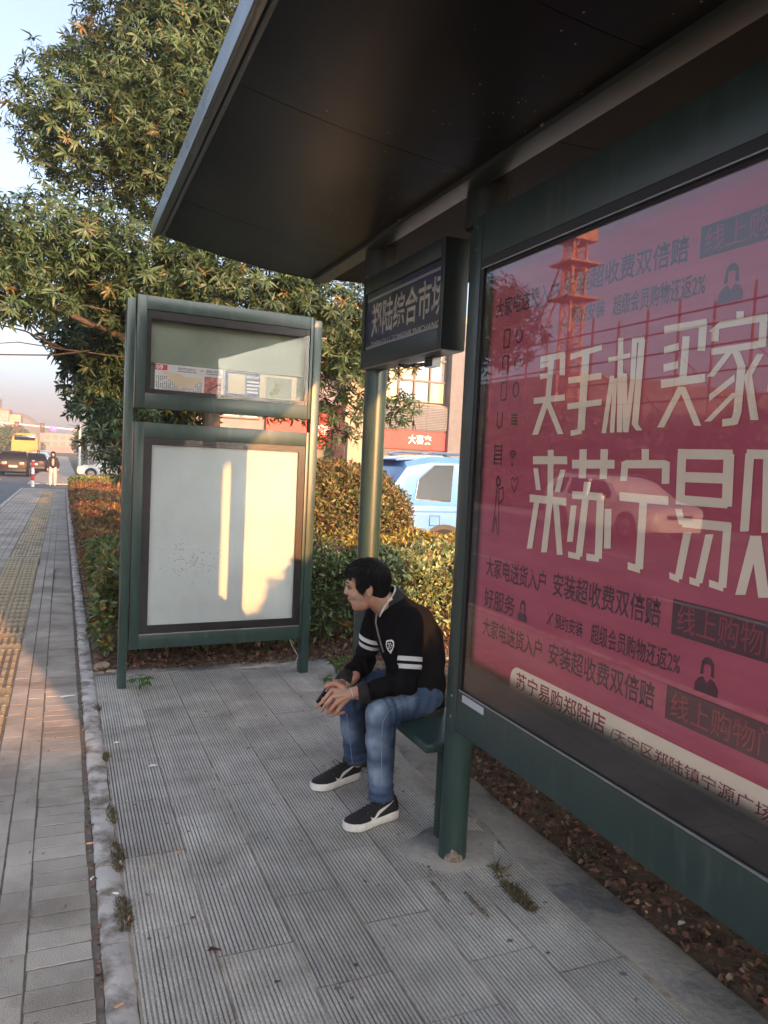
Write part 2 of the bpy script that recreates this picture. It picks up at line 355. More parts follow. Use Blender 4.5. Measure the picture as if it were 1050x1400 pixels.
for j in range(ny+1):
    for i in range(nx+1):
        x=1.955+i/nx*2.4; y=-4+j/ny*9.75
        bs.v.append((x,y,-.03+.02*math.sin(x*5+y*3)*math.sin(y*4.1)+random.uniform(-.006,.006) if i else -.03))
for j in range(ny):
    for i in range(nx): a=j*(nx+1)+i; bs.f.append((a,a+1,a+nx+2,a+nx+1)); bs.m.append(0)
bs.build('soil','dirt',smooth=True,angle=180)['kind']='structure'
strip('soil_side',4.35,12,[-8,9.3],-.02,'dirt',.2)
# --- pavers
def paver_mesh(n,wx,wy,m,seed):
    random.seed(seed); mb=MB(); h=random.uniform(-.002,.002); c=.0014
    mb.box(-wx/2,wx/2,-wy/2,wy/2,-.03,0,ch=c)
    for i,p in enumerate(mb.v):
        if p[2]>-.01: mb.v[i]=(p[0]+random.uniform(-.0012,.0012),p[1]+random.uniform(-.0012,.0012),p[2]+random.uniform(-.0008,.0008))
    return mb.mesh(n,[m])
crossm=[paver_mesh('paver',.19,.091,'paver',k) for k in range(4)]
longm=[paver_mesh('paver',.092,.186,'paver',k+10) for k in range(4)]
random.seed(3)
def jit(): return random.uniform(-.0008,.0008)
y=1.55;k=0
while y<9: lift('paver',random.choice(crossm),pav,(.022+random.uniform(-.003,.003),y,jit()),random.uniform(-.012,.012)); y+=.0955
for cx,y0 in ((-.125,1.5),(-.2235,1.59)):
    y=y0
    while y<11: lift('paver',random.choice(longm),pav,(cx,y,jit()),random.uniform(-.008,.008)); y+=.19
def tact_mesh():
    mb=MB(); mb.box(-.0975,.0975,-.0975,.0975,-.03,-.004,ch=.002)
    for k in range(4): x=-.0735+k*.049; mb.box(x-.0135,x+.0135,-.09,.09,-.006,.002,ch=.003)
    return mb.mesh('tactile_tile',['tactile'])
tm=tact_mesh()
for cx in (-.375,-.575):
    y=3.0
    while y<11.8: lift('tactile_tile',tm,pav,(cx,y,jit()),0); y+=.2
far=MB()
def addbox(cx,cy,wx,wy): z=gz(cy)+jit(); far.box(cx-wx/2,cx+wx/2,cy-wy/2,cy+wy/2,z-.03,z,ch=.003)
y=9.0
while y<36.4: addbox(.022,y,.19,.091); y+=.0955
for cx in (-.125,-.2235):
    y=11.0
    while y<36.4: addbox(cx,y,.092,.186); y+=.19
for k in range(8):
    y=2+(k%2)*.095; cx=-.735-k*.1
    while y<36.4: addbox(cx,y,.092,.186); y+=.19
fo=far.build('paver_field','paver_far',pav); fo['kind']='stuff'
tf=MB(); y=11.8
while y<36.4:
    for cx in (-.375,-.575):
        z=gz(y); tf.box(cx-.0975,cx+.0975,y-.0975,y+.0975,z-.03,z-.004)
        for k in range(4): x=cx-.0735+k*.049; tf.box(x-.0135,x+.0135,y-.09,y+.09,z-.006,z+.002)
    y+=.2
t_=tf.build('tactile_field','tactile',pav); t_['kind']='stuff'
# --- kerb stones between pavement and platform
kb=bpy.data.objects.new('platform_kerb',None); COL.objects.link(kb); kb['kind']='structure'
y=-1.0; random.seed(5)
while y<36:
    ln=.5 if y<8 else 2.; mb=MB(); rr=[]
    n=10
    for j in range(n+1):
        yy_=y+.004+(ln-.008)*j/n; e0=.142+random.uniform(-.0025,.0025); e1=.231+random.uniform(-.005,.002); z=gz(yy_)+.008
        rr.append([(e0,yy_,z-.2),(e1,yy_,z-.2),(e1,yy_,z-.006),(e1-.008,yy_,z),(e0+.012,yy_,z+.002),(e0,yy_,z-.008)])
    mb.ring_loft(rr); mb.build('kerb_stone','kerb_stone',kb,smooth=True,angle=50); y+=ln
# --- platform of ribbed slabs
plat=strip('platform',.232,1.965,[-4,5.64],-.0044,'joint_sand',.25)
def slab_mesh(wx,wy,seed):
    random.seed(seed); nr=max(1,round(wx/.0148)); p=wx/nr; prof=[(-wx/2,-.03),(-wx/2,-.004)]
    for k in range(nr):
        x=-wx/2+k*p; d=random.uniform(.0028,.0042)
        prof+=[(x+.0022,-.0002),(x+p-.0062,-.0002),(x+p-.0044,-d),(x+p-.0018,-d)]
    prof+=[(wx/2,-.004),(wx/2,-.03)]
    mb=MB(); rings=[[(x,-wy/2+.001,z) for x,z in prof],[(x,wy/2-.001,z) for x,z in prof]]
    n=len(prof); vs=rings[0]+rings[1]; fs=[(i+1,i,n+i,n+i+1) for i in range(n-1)]+[tuple(range(n)),tuple(range(2*n-1,n-1,-1))]
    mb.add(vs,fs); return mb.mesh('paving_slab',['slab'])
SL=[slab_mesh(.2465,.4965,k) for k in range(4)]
random.seed(11)
offs=[.15,-.06,.2,-.04,.16,.02]
for c in range(6):
    cx=.237+.125+c*.2515; y=offs[c]-.1+.25
    while y-.25<5.6:
        if y>1.0:
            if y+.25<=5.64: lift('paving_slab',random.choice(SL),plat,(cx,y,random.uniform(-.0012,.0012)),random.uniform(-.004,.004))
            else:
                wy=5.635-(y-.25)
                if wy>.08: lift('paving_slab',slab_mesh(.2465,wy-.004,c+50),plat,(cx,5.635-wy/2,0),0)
        y+=.5
lf=MB()
for c in range(6):
    for k in range(9): lf.box(.238+c*.2515,.2365+(c+1)*.2515-.003,-3.95+k*.55+.0,-3.95+k*.55+.54,-.03,-.002)
for v in lf.v: pass
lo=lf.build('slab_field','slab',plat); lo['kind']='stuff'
# cement haunch along the soil edge and collar round the posts
st=MB(); r=[]; random.seed(9)
for j in range(80):
    y=-3.9+j*.1208; e=1.747+.03*math.sin(j*.7)+random.uniform(-.01,.01) if y<5 else 1.76; e2=1.965+random.uniform(-.008,.008)
    r.append([(e,y,-.02),(e2,y,-.12),(e2,y,-.003),(e2-.02,y,.007),(e+.03,y,.004),(e,y,-.0035)])
st.ring_loft(r); st.build('cement_edge','cement',smooth=True,angle=60)['kind']='structure'
fe=MB(); r=[]
for j in range(40):
    x=.24+j*.0443; r.append([(x,5.62+random.uniform(-.012,.012),-.01),(x,5.62,.004),(x,5.72,.008),(x,5.75+random.uniform(-.02,.02),-.03)])
fe.ring_loft(r); fe.build('platform_edge','cement',smooth=True,angle=60)['kind']='structure'
gs=MB(); random.seed(77)
for k in range(42):
    x_=random.uniform(.27,1.7); y_=random.uniform(1.4,5.2); r_=random.uniform(.004,.013); gs.add([(x_+r_*random.uniform(.7,1.2)*math.cos(a),y_+r_*random.uniform(.7,1.2)*math.sin(a),.0016) for a in [2*math.pi*i/9 for i in range(9)]],[tuple(range(9))])
mat('gum',(.16,.15,.14),.8,var=.3,island=.5); gs.build('gum_spots','gum',plat)['kind']='stuff'
# ================================================================ BUS SHELTER
sh=thing('bus_shelter',(1.47,1.5,0),'dark green bus shelter with long overhanging roof on round posts, over the seated man','bus shelter',world=True)
def post(y,X=1.47):
    mb=MB(); mb.tube([(X,y,0),(X,y,.05),(X,y,1.3),(X,y,2.56)],[.057]*4,28)
    o=mb.build('post','green_paint',sh,smooth=True,angle=60)
    c=MB(); c.tube([(X,y,2.50),(X,y,2.505),(X,y,2.66),(X,y,2.665)],[.057,.082,.082,.057],24); c.build('collar','green_paint_dark',o,smooth=True,angle=40)
    return o
p1=post(2.668,1.497); p2=post(3.68); p3=post(-1.8)
wc=MB(); pts=[]; random.seed(21)
n=15; a0,a1=math.radians(205),math.radians(290); top=[]; bot=[]
for i in range(n):
    a=a0+(a1-a0)*i/(n-1); h=.055*math.sin(math.pi*i/(n-1))**.6*random.uniform(.75,1.15)+.004
    top.append((1.497+.0585*math.cos(a),2.665+.0585*math.sin(a),h)); bot.append((1.497+.0595*math.cos(a),2.665+.0595*math.sin(a),0))
wc.add(bot+top,[(i,i+1,n+i+1,n+i) for i in range(n-1)]); wc.build('worn_patch','bare_metal',p1)
cc=MB()
rr=[]
for rad,z in ((.17,-.003),(.13,.008),(.05,.012)): rr.append([(1.53+rad*math.cos(a)*(1.3+.2*math.sin(3*a)),2.73+rad*1.1*math.sin(a)*(1+.12*math.sin(5*a)),z) for a in [2*math.pi*k/28 for k in range(28)]])
cc.ring_loft(rr); cc.build('cement_pad','cement',plat,smooth=True,angle=60)
# roof: front wing panels, beam, rear panels, fascia, gutter tube
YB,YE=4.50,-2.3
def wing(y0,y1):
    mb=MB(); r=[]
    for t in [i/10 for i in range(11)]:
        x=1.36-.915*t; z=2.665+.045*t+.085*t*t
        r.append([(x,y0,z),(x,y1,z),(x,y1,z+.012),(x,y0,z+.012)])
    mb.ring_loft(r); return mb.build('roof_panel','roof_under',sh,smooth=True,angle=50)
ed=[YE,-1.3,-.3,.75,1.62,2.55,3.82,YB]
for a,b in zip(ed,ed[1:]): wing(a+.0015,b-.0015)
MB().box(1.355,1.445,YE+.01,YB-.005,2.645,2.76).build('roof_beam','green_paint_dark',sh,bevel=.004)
for a,b in zip([YE,.1,2.2],[.1,2.2,YB]):
    MB().add([(1.447,a+.002,2.672),(1.447,b-.002,2.672),(2.25,b-.002,2.70),(2.25,a+.002,2.70),(1.447,a+.002,2.69),(1.447,b-.002,2.69),(2.25,b-.002,2.72),(2.25,a+.002,2.72)],[(0,3,2,1),(4,5,6,7),(0,1,5,4),(1,2,6,5),(2,3,7,6),(3,0,4,7)]).build('rear_roof_panel','roof_rear',sh)
fa=MB(); fa.box(.432,.444,YE,YB+.004,2.765,2.86); fa.box(.4445,.47,YE,YB+.003,2.776,2.792); fa.build('fascia','fascia_paint',sh,bevel=.002)
MB().tube([(.487,YE+.01,2.782),(.487,YB,2.782)],.0105,10).build('gutter_tube','fascia_paint',sh,smooth=True,angle=60)
ef=MB(); r=[]
for t in [i/10 for i in range(11)]:
    x=1.36-.9*t; z=2.665+.045*t+.085*t*t; r.append([(x,YB,z-.004),(x,YB+.006,z-.004),(x,YB+.006,z+.03),(x,YB,z+.03)])
ef.ring_loft(r); ef.build('end_trim','green_paint_dark',sh)
cap=MB(); r=[]
for t in [i/10 for i in range(11)]:
    x=1.9-1.45*t; z=2.80+.03*math.sin(t*3); r.append([(x,YE,z),(x,YB,z),(x,YB,z+.02),(x,YE,z+.02)])
cap.ring_loft(r); cap.build('roof_top','green_paint',sh)
fk=MB(); random.seed(31)
for k in range(150):
    t_=abs(random.gauss(0,.25)); y_=random.uniform(.8,4.4); x_=1.34-.9*min(t_,.95); tt=(1.36-x_)/.915; z_=2.665+.045*tt+.085*tt*tt-.0012; s_=random.uniform(.001,.0042); fk.add([(x_-s_,y_-s_,z_),(x_+s_,y_-s_*.6,z_),(x_+s_*.6,y_+s_,z_),(x_-s_*.7,y_+s_*.8,z_)],[(0,1,2,3)])
fk.build('paint_flecks','cement',sh)['kind']='stuff'
for y_ in (-1.2,.2,1.2,2.1,3.2,4.2):
    for z_ in (2.665,2.735): MB().tube([(1.3555,y_,z_),(1.350,y_,z_)],[.009,.007],8).build('bolt','bare_metal',sh)
# ================================================================ ADVERTISING BOARD
X0=1.385; YL,YR,ZB,ZT=2.573,-1.9,.60,2.508
ad=thing('advertising_board',(1.46,.6,ZB),'large crimson advertising lightbox with cream lettering in a dark green frame','advertising board',world=True)
MB().box(1.385,1.505,YL-.075,YL,ZB-.012,ZT,ch=.004).build('frame_stile','green_paint',ad,bevel=.003)
MB().box(1.385,1.50,YR,YR+.075,ZB-.012,ZT,ch=.004).build('frame_stile','green_paint',ad,bevel=.003)
MB().box(1.387,1.503,YR+.076,YL-.076,ZT-.165,ZT-.002).build('top_rail','green_paint',ad,bevel=.002)
MB().box(1.387,1.503,YR+.076,YL-.076,ZB,ZB+.15).build('bottom_rail','green_paint',ad,bevel=.002)
MB().box(1.389,1.393,YR+.077,YL-.077,ZB+.151,ZB+.158).build('sill_strip','aluminium',ad)
GZ0,GZ1=ZB+.159,ZT-.166
for z_ in (ZB+.04,ZB+.12,ZT-.04,ZT-.12): MB().tube([(1.3855,YL-.035,z_),(1.3825,YL-.035,z_)],[.006,.0045],8).build('rivet','bare_metal',ad)
se=MB(); se.box(1.388,1.40,YR+.077,YL-.077,GZ1-.028,GZ1); se.box(1.388,1.40,YL-.0955,YL-.077,GZ0,GZ1-.0285); se.build('seal','seal',ad)
MB().box(1.386,1.3885,YR+.08,YL-.08,GZ1-.034,GZ1-.030).build('glazing_bead','aluminium',ad)
m,t,p=nodes('poster'); L=t.links.new
geo=N(t,'ShaderNodeTexCoord'); sp=N(t,'ShaderNodeSeparateXYZ'); L(geo.outputs['Object'],sp.inputs[0])   # object origin = board root (1.46,.6,.60)
nz=N(t,'ShaderNodeTexNoise'); nz.inputs['Scale'].default_value=3; nz.inputs['Detail'].default_value=8; mp=N(t,'ShaderNodeMapping'); mp.inputs['Scale'].default_value=(1,1.4,9); L(geo.outputs['Object'],mp.inputs[0]); L(mp.outputs[0],nz.inputs['Vector'])
rp=N(t,'ShaderNodeValToRGB'); e=rp.color_ramp.elements; e[0].position=.3; e[0].color=(.45,.060,.104,1); e[1].position=.75; e[1].color=(.54,.088,.142,1); L(nz.outputs[0],rp.inputs[0])
def edge(v,a,b):
    r=N(t,'ShaderNodeMapRange',interpolation_type='SMOOTHSTEP'); r.inputs[1].default_value=a; r.inputs[2].default_value=b; L(v,r.inputs[0]); return r.outputs[0]
chk=N(t,'ShaderNodeTexChecker'); chk.inputs['Scale'].default_value=260; chk.inputs[1].default_value=(1,1,1,1); chk.inputs[2].default_value=(0,0,0,1); L(geo.outputs['Object'],chk.inputs[0])
dz=N(t,'ShaderNodeMath',operation='MULTIPLY_ADD'); L(chk.outputs[1],dz.inputs[0]); dz.inputs[1].default_value=.012; L(sp.outputs[2],dz.inputs[2])
bot=edge(dz.outputs[0],.262,.305); top=edge(sp.outputs[2],1.735,1.64); lef=edge(sp.outputs[1],1.853,1.80)
mul=N(t,'ShaderNodeMath',operation='MULTIPLY'); L(bot,mul.inputs[0]); L(lef,mul.inputs[1])
mxt=N(t,'ShaderNodeMix',data_type='RGBA'); L(top,mxt.inputs[0]); mxt.inputs[6].default_value=(.16,.15,.19,1); L(rp.outputs[0],mxt.inputs[7])
mxb=N(t,'ShaderNodeMix',data_type='RGBA'); L(mul.outputs[0],mxb.inputs[0]); mxb.inputs[6].default_value=(.014,.011,.014,1); L(mxt.outputs[2],mxb.inputs[7])
L(mxb.outputs[2],p.inputs['Base Color']); p.inputs['Roughness'].default_value=.6
XP=1.404
po=MB().box(XP,XP+.004,YR+.077,YL-.0775,GZ0,GZ1).build('poster','poster',ad)
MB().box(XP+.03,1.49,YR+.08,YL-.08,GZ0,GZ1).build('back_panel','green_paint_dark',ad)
G=[[(2104,1936),(1974,1939),(1976,1959),(2106,1956)],[(1972,1950),(1968,1885),(1996,1888),(2000,1953)],[(2103,1918),(2057,1920),(2059,1935),(2105,1934)],[(2099,1883),(2056,1885),(2058,1900),(2101,1899)],[(2028,1949),(2035,1818),(2064,1819),(2057,1952)],[(2127,1806),(1959,1809),(1961,1828),(2129,1826)],[(2038,1816),(2091,1707),(2125,1707),(2070,1817)],[(2038,1814),(1955,1707),(1985,1707),(2070,1816)],[(1945,1929),(1799,1942),(1800,1958),(1946,1947)],[(1947,1858),(1793,1860),(1794,1878),(1949,1877)],[(1943,1780),(1784,1786),(1786,1804),(1945,1799)],[(1853,1937),(1853,1716),(1888,1717),(1888,1941)],[(1867,1707),(1920,1701),(1922,1717),(1868,1723)],[(1768,1904),(1678,1908),(1679,1921),(1770,1918)],[(1711,1964),(1690,1708),(1712,1709),(1734,1967)],[(1738,1865),(1757,1707),(1777,1707),(1757,1866)],[(1725,1857),(1722,1708),(1741,1708),(1744,1859)],[(1686,1867),(1668,1709),(1687,1710),(1705,1869)],[(1655,1948),(1652,1845),(1664,1708),(1683,1708),(1672,1846),(1675,1950)],[(1674,1946),(1627,1944),(1628,1958),(1676,1960)],[(1623,1951),(1628,1728),(1610,1712),(1634,1712),(1653,1729),(1648,1954)],[(1555,1955),(1415,1955),(1417,1973),(1557,1975)],[(1414,1965),(1414,1897),(1438,1900),(1439,1968)],[(1550,1904),(1500,1908),(1502,1926),(1552,1922)],[(1468,1938),(1468,1828),(1493,1829),(1492,1941)],[(1549,1859),(1499,1863),(1500,1882),(1551,1878)],[(1554,1818),(1408,1823),(1410,1843),(1556,1839)],[(1471,1816),(1533,1718),(1557,1719),(1494,1818)],[(1469,1816),(1409,1719),(1432,1720),(1493,1818)],[(1309,1973),(1308,1945),(1329,1948),(1330,1976)],[(1384,1938),(1374,1943),(1243,1942),(1245,1958),(1376,1960),(1407,1941)],[(1376,1940),(1376,1914),(1398,1917),(1398,1943)],[(1244,1947),(1242,1887),(1262,1890),(1264,1950)],[(1394,1884),(1242,1886),(1243,1901),(1396,1900)],[(1329,1887),(1381,1833),(1402,1835),(1349,1889)],[(1311,1884),(1292,1849),(1293,1747),(1301,1720),(1325,1720),(1316,1748),(1315,1851),(1334,1886)],[(1308,1719),(1346,1716),(1348,1733),(1310,1736)],[(1321,1818),(1391,1776),(1393,1792),(1322,1834)],[(1306,1791),(1381,1729),(1402,1729),(1325,1792)],[(1247,1871),(1277,1822),(1296,1824),(1265,1873)],[(1273,1826),(1246,1728),(1268,1729),(1295,1828)],[(1220,1827),(1220,1788),(1229,1789),(1229,1828)],[(2110,1612),(1927,1616),(1930,1640),(2113,1638)],[(2001,1659),(1988,1512),(2003,1339),(2035,1335),(2019,1510),(2032,1658)],[(2080,1600),(2056,1531),(2083,1530),(2107,1599)],[(1933,1600),(1955,1530),(1983,1529),(1960,1599)],[(2115,1489),(1918,1491),(1920,1515),(2118,1514)],[(2061,1490),(2084,1341),(2115,1337),(2091,1488)],[(1958,1494),(1922,1342),(1951,1338),(1988,1492)],[(1903,1604),(1711,1609),(1714,1633),(1906,1630)],[(1838,1662),(1834,1577),(1868,1576),(1872,1661)],[(1744,1662),(1740,1579),(1772,1578),(1776,1662)],[(1892,1514),(1752,1517),(1754,1539),(1895,1537)],[(1809,1568),(1827,1349),(1859,1344),(1841,1567)],[(1837,1338),(1893,1338),(1895,1356),(1839,1355)],[(1746,1531),(1738,1355),(1770,1351),(1778,1529)],[(1750,1344),(1806,1341),(1808,1361),(1752,1363)],[(1868,1496),(1875,1387),(1904,1384),(1896,1494)],[(1711,1498),(1703,1388),(1732,1385),(1740,1496)],[(1580,1663),(1577,1627),(1604,1627),(1608,1663)],[(1682,1605),(1664,1611),(1521,1615),(1502,1610),(1504,1631),(1523,1636),(1667,1633),(1685,1627)],[(1656,1619),(1658,1577),(1685,1576),(1684,1619)],[(1503,1623),(1500,1577),(1527,1575),(1530,1622)],[(1682,1522),(1498,1523),(1500,1545),(1684,1546)],[(1574,1530),(1572,1350),(1602,1346),(1603,1528)],[(1582,1338),(1630,1341),(1632,1361),(1584,1357)],[(1476,1639),(1308,1640),(1310,1663),(1479,1664)],[(1450,1654),(1444,1529),(1473,1527),(1479,1654)],[(1304,1653),(1299,1534),(1329,1532),(1335,1653)],[(1453,1583),(1323,1585),(1326,1609),(1455,1608)],[(1455,1527),(1312,1529),(1314,1551),(1458,1551)],[(1451,1518),(1435,1480),(1457,1478),(1474,1516)],[(1447,1473),(1297,1477),(1299,1498),(1449,1496)],[(1297,1493),(1298,1348),(1322,1344),(1320,1491)],[(1306,1338),(1349,1342),(1350,1359),(1308,1355)],[(1415,1463),(1434,1346),(1460,1342),(1441,1460)],[(1443,1336),(1476,1341),(1478,1357),(1444,1351)],[(1347,1466),(1369,1347),(1393,1343),(1371,1463)],[(1377,1337),(1409,1339),(1411,1356),(1378,1353)],[(1250,1656),(1248,1483),(1272,1480),(1274,1655)],[(1269,1643),(1198,1643),(1200,1663),(1271,1664)],[(1205,1653),(1194,1486),(1215,1483),(1226,1653)],[(1216,1476),(1243,1342),(1271,1337),(1243,1474)],[(1215,1477),(1181,1347),(1209,1342),(1244,1473)]]
cy=lambda v:(XP-.0012,v[0]/1000,v[1]/1000)
DX=(0,-1,0); UZ=(0,0,1)
big=MB()
for k_,q in enumerate(G): big.add([(XP-.0012-.00012*(k_%12),p_[0]/1000,p_[1]/1000) for p_ in q],[tuple(range(len(q)))])
bo=big.build('lettering','print_cream',po)
# cream footer with rounded corner
fb=MB(); pts=[(1.0,.905)]
cor=[(2.170-.045+.045*math.cos(a),.938-.045+.045*math.sin(a)) for a in [math.pi/2*k/8 for k in range(9)]]
poly=[(YR+.09,.938)]+[(y_,z_) for y_,z_ in cor[::-1]]+[(2.172,.84),(YR+.09,.84)]
m2=mat('footer_cream',(.80,.66,.50),.6,var=.04)
fb.add([(XP-.0008,a,b) for a,b in poly],[tuple(range(len(poly)))]); fb.build('footer','print_cream',po)
def PT(s,yl,yr,z0,z1,m='print_dark',x=XP-.0012,bold=.012,flip=False,name='lettering'): return txt(name,s,m,po,(x,yl,z0),DX,UZ,yl-yr,z1-z0,bold,flip)
for (za,zb) in ((1.208,1.280),(.994,1.062)):
    PT('大家电送货入户',2.368,2.0,za,zb); PT('安装超收费双倍赔',1.962,1.498,za+.002,zb+.006)
    bx=MB(); bx.box(XP-.0014,XP-.0005,.35,1.458,za-.002,zb+.014); bx.build('banner','print_dark',po)
    PT('线上购物门店自提',1.44,.93,za+.008,zb+.004,'print_red',XP-.002,.0)
    PT('大家电送货入户',.32,-.04,za,zb+.005); PT('安装超收费双倍赔',-.08,-.54,za,zb+.005)
PT('好服务',2.37,2.168,1.097,1.168); PT('预约安装',1.94,1.803,1.113,1.16); PT('超级会员购物还返2%',1.766,1.42,1.108,1.168)
PT('好服务',1.165,.96,1.10,1.172); PT('超级会员购物还返2%',.6,.26,1.108,1.17)
sp_=MB()
for a in (1,-1):
    sp_.add([(XP-.0012,1.972+.012*a,1.118),(XP-.0012,1.968+.012*a,1.114),(XP-.0012,1.962-.012*a,1.155),(XP-.0012,1.967-.012*a,1.158)],[(0,1,2,3)])
sp_.build('tools_icon','print_dark',po)
def woman(yc,zc,s,flip=1,x=XP-.0012):
    q=MB(); d=lambda y_,z_:(x,yc-y_*s,zc+flip*z_*s)
    sh_=[(-.40,-.5),(-.40,-.28),(-.28,-.12),(-.13,-.05),(0,-.2),(.13,-.05),(.28,-.12),(.40,-.28),(.40,-.5)]; q.add([d(*v) for v in sh_],[tuple(range(9))])
    out=[(-.24,-.02),(-.22,.2),(-.2,.36),(-.1,.47),(0,.5),(.1,.47),(.2,.36),(.22,.2),(.24,-.02)]; inn=[(-.12,.02),(-.13,.15),(-.12,.27),(-.06,.30),(0,.31),(.06,.30),(.12,.27),(.13,.15),(.12,.02)]
    q.add([d(*v) for v in out+inn],[(i,i+1,9+i+1,9+i) for i in range(8)]); return q.build('woman_icon','print_dark',po)
woman(1.335,1.134,.088); woman(2.12,1.131,.07); woman(1.352,2.045,.088); woman(.7,1.134,.088)
PT('苏宁易购郑陆店',2.132,1.678,.868,.926,'print_red',XP-.0016); PT('/天宁区郑陆镇宁源广场B1',1.655,1.08,.868,.905,'print_red',XP-.0016,.004)
PT('安装超收费双倍赔',2.0,1.492,2.122,2.19); PT('大家电送货入户',2.40,2.03,2.118,2.185)
PT('超级会员购物还返2%',1.765,1.43,2.03,2.088); PT('预约安装',1.96,1.80,2.036,2.085)
MB().box(XP-.0014,XP-.0005,.3,1.455,2.12,2.195).build('banner','print_dark',po); PT('线上购物门店自提',1.44,.93,2.128,2.188,'print_red',XP-.002,.0)
# line icons down the left edge
ICN=['wifi_icon']
ic=MB()
def flush():
    global ic
    if ic.f: ic.build(ICN[0],'print_dark',po)
    ic=MB()
def arc(yc,zc,ry,rz,a0,a1,w=.003,n=14):
    v=[]; 
    for i in range(n+1):
        a=math.radians(a0+(a1-a0)*i/n); v.append((XP-.0012,yc-(ry-w)*math.cos(a),zc+(rz-w)*math.sin(a))); v.append((XP-.0012,yc-(ry+w)*math.cos(a),zc+(rz+w)*math.sin(a)))
    ic.add(v,[(2*i,2*i+1,2*i+3,2*i+2) for i in range(n)])
for r_ in (.012,.022,.032): arc(2.236,1.622,r_*.9,r_,40,140,.0028)
arc(2.236,1.607,.004,.005,0,360,.002)
def ln(pts,w=.0028):
    for (a,b),(c,d) in zip(pts,pts[1:]):
        q=Vector((c-a,d-b)); q=Vector((-q.y,q.x)).normalized()*w
        ic.add([(XP-.0012,a+q.x,b+q.y),(XP-.0012,a-q.x,b-q.y),(XP-.0012,c-q.x,d-q.y),(XP-.0012,c+q.x,d+q.y)],[(0,1,2,3)])
flush(); ICN[0]='heart_icon'
ln([(2.215,1.553),(2.226,1.566),(2.236,1.56),(2.236,1.545),(2.215,1.515),(2.194,1.545),(2.194,1.56),(2.204,1.566),(2.215,1.553)],.002)
flush(); ICN[0]='girl_outline'
ln([(2.322,1.565),(2.31,1.555),(2.305,1.54),(2.318,1.53),(2.33,1.54),(2.33,1.555),(2.322,1.565)],.004)
ln([(2.325,1.53),(2.328,1.49),(2.33,1.44),(2.345,1.37),(2.336,1.365),(2.322,1.425),(2.305,1.362),(2.296,1.366),(2.305,1.44),(2.31,1.49),(2.312,1.525)],.0025)
ln([(2.312,1.52),(2.285,1.53),(2.28,1.49),(2.305,1.47)],.0025)
flush(); ICN[0]='seal_icon'
for z_ in (1.67,1.655,1.64,1.625,1.61): ln([(2.355,z_),(2.308,z_)],.0035)
ln([(2.355,1.676),(2.355,1.605)],.003); ln([(2.308,1.676),(2.308,1.605)],.003)
flush(); ICN[0]='badge_icon'
for z_ in (1.775,1.765,1.755,1.745): ln([(2.258,z_),(2.22,z_)],.0035)
flush(); ICN[0]='mask_icon'
ln([(2.35,1.79),(2.35,1.745),(2.335,1.73),(2.318,1.745),(2.318,1.79)],.003)
for i,zc in enumerate((1.86,1.95,2.04)):
    flush(); ICN[0]='frame_icon'
    ln([(2.335,zc-.03),(2.335,zc+.03),(2.30,zc+.03),(2.30,zc-.03),(2.335,zc-.03)],.003); flush(); ICN[0]='ring_icon'; arc(2.24,zc,.018,.024,0,360,.003)
flush()
glp=MB(); glp.add([(1.3945,YR+.078,GZ0+.001),(1.3945,YL-.078,GZ0+.001),(1.3945,YL-.078,GZ1-.029),(1.3945,YR+.078,GZ1-.029)],[(3,2,1,0)]); glp.build('glass','glass',ad)
m,t,p=nodes('frit_fade'); L=t.links.new
geo=N(t,'ShaderNodeTexCoord'); sp=N(t,'ShaderNodeSeparateXYZ'); L(geo.outputs['Object'],sp.inputs[0])
chk=N(t,'ShaderNodeTexChecker'); chk.inputs['Scale'].default_value=330; chk.inputs[1].default_value=(1,1,1,1); chk.inputs[2].default_value=(0,0,0,1); L(geo.outputs['Object'],chk.inputs[0])
dz=N(t,'ShaderNodeMath',operation='MULTIPLY_ADD'); L(chk.outputs[1],dz.inputs[0]); dz.inputs[1].default_value=.016; L(sp.outputs[2],dz.inputs[2])
e1=edge(dz.outputs[0],.318,.258); e2=edge(sp.outputs[1],1.822,1.846); e3=edge(sp.outputs[2],1.688,1.704)
mA=N(t,'ShaderNodeMath',operation='MAXIMUM'); L(e1,mA.inputs[0]); L(e2,mA.inputs[1]); mB=N(t,'ShaderNodeMath',operation='MAXIMUM'); L(mA.outputs[0],mB.inputs[0]); L(e3,mB.inputs[1])
p.inputs['Base Color'].default_value=(.011,.010,.012,1); p.inputs['Roughness'].default_value=.5; L(mB.outputs[0],p.inputs['Alpha'])
for a_ in ((YR+.078,YL-.078,GZ0+.001,.94),(2.40,YL-.0785,.941,2.26),(YR+.078,YL-.078,2.261,GZ1-.001)):
    MB().add([(1.3975,a_[0],a_[2]),(1.3975,a_[1],a_[2]),(1.3975,a_[1],a_[3]),(1.3975,a_[0],a_[3])],[(3,2,1,0)]).build('printed_border','frit_fade',ad)
stk=MB().box(1.3835,1.3866,2.30,2.455,.722,.748).build('sticker','sticker',ad)
# ================================================================ BENCH
bn=thing('bench',(1.55,3.2,0),'dark green metal bench under the seated man, between two posts','bench',world=True)
MB().box(1.392,1.70,2.745,3.60,.412,.45,ch=.004).build('seat','green_paint',bn,bevel=.004)
for y_ in (2.80,3.50): MB().box(1.50,1.60,y_,y_+.05,0,.411).build('leg','green_paint',bn,bevel=.004)
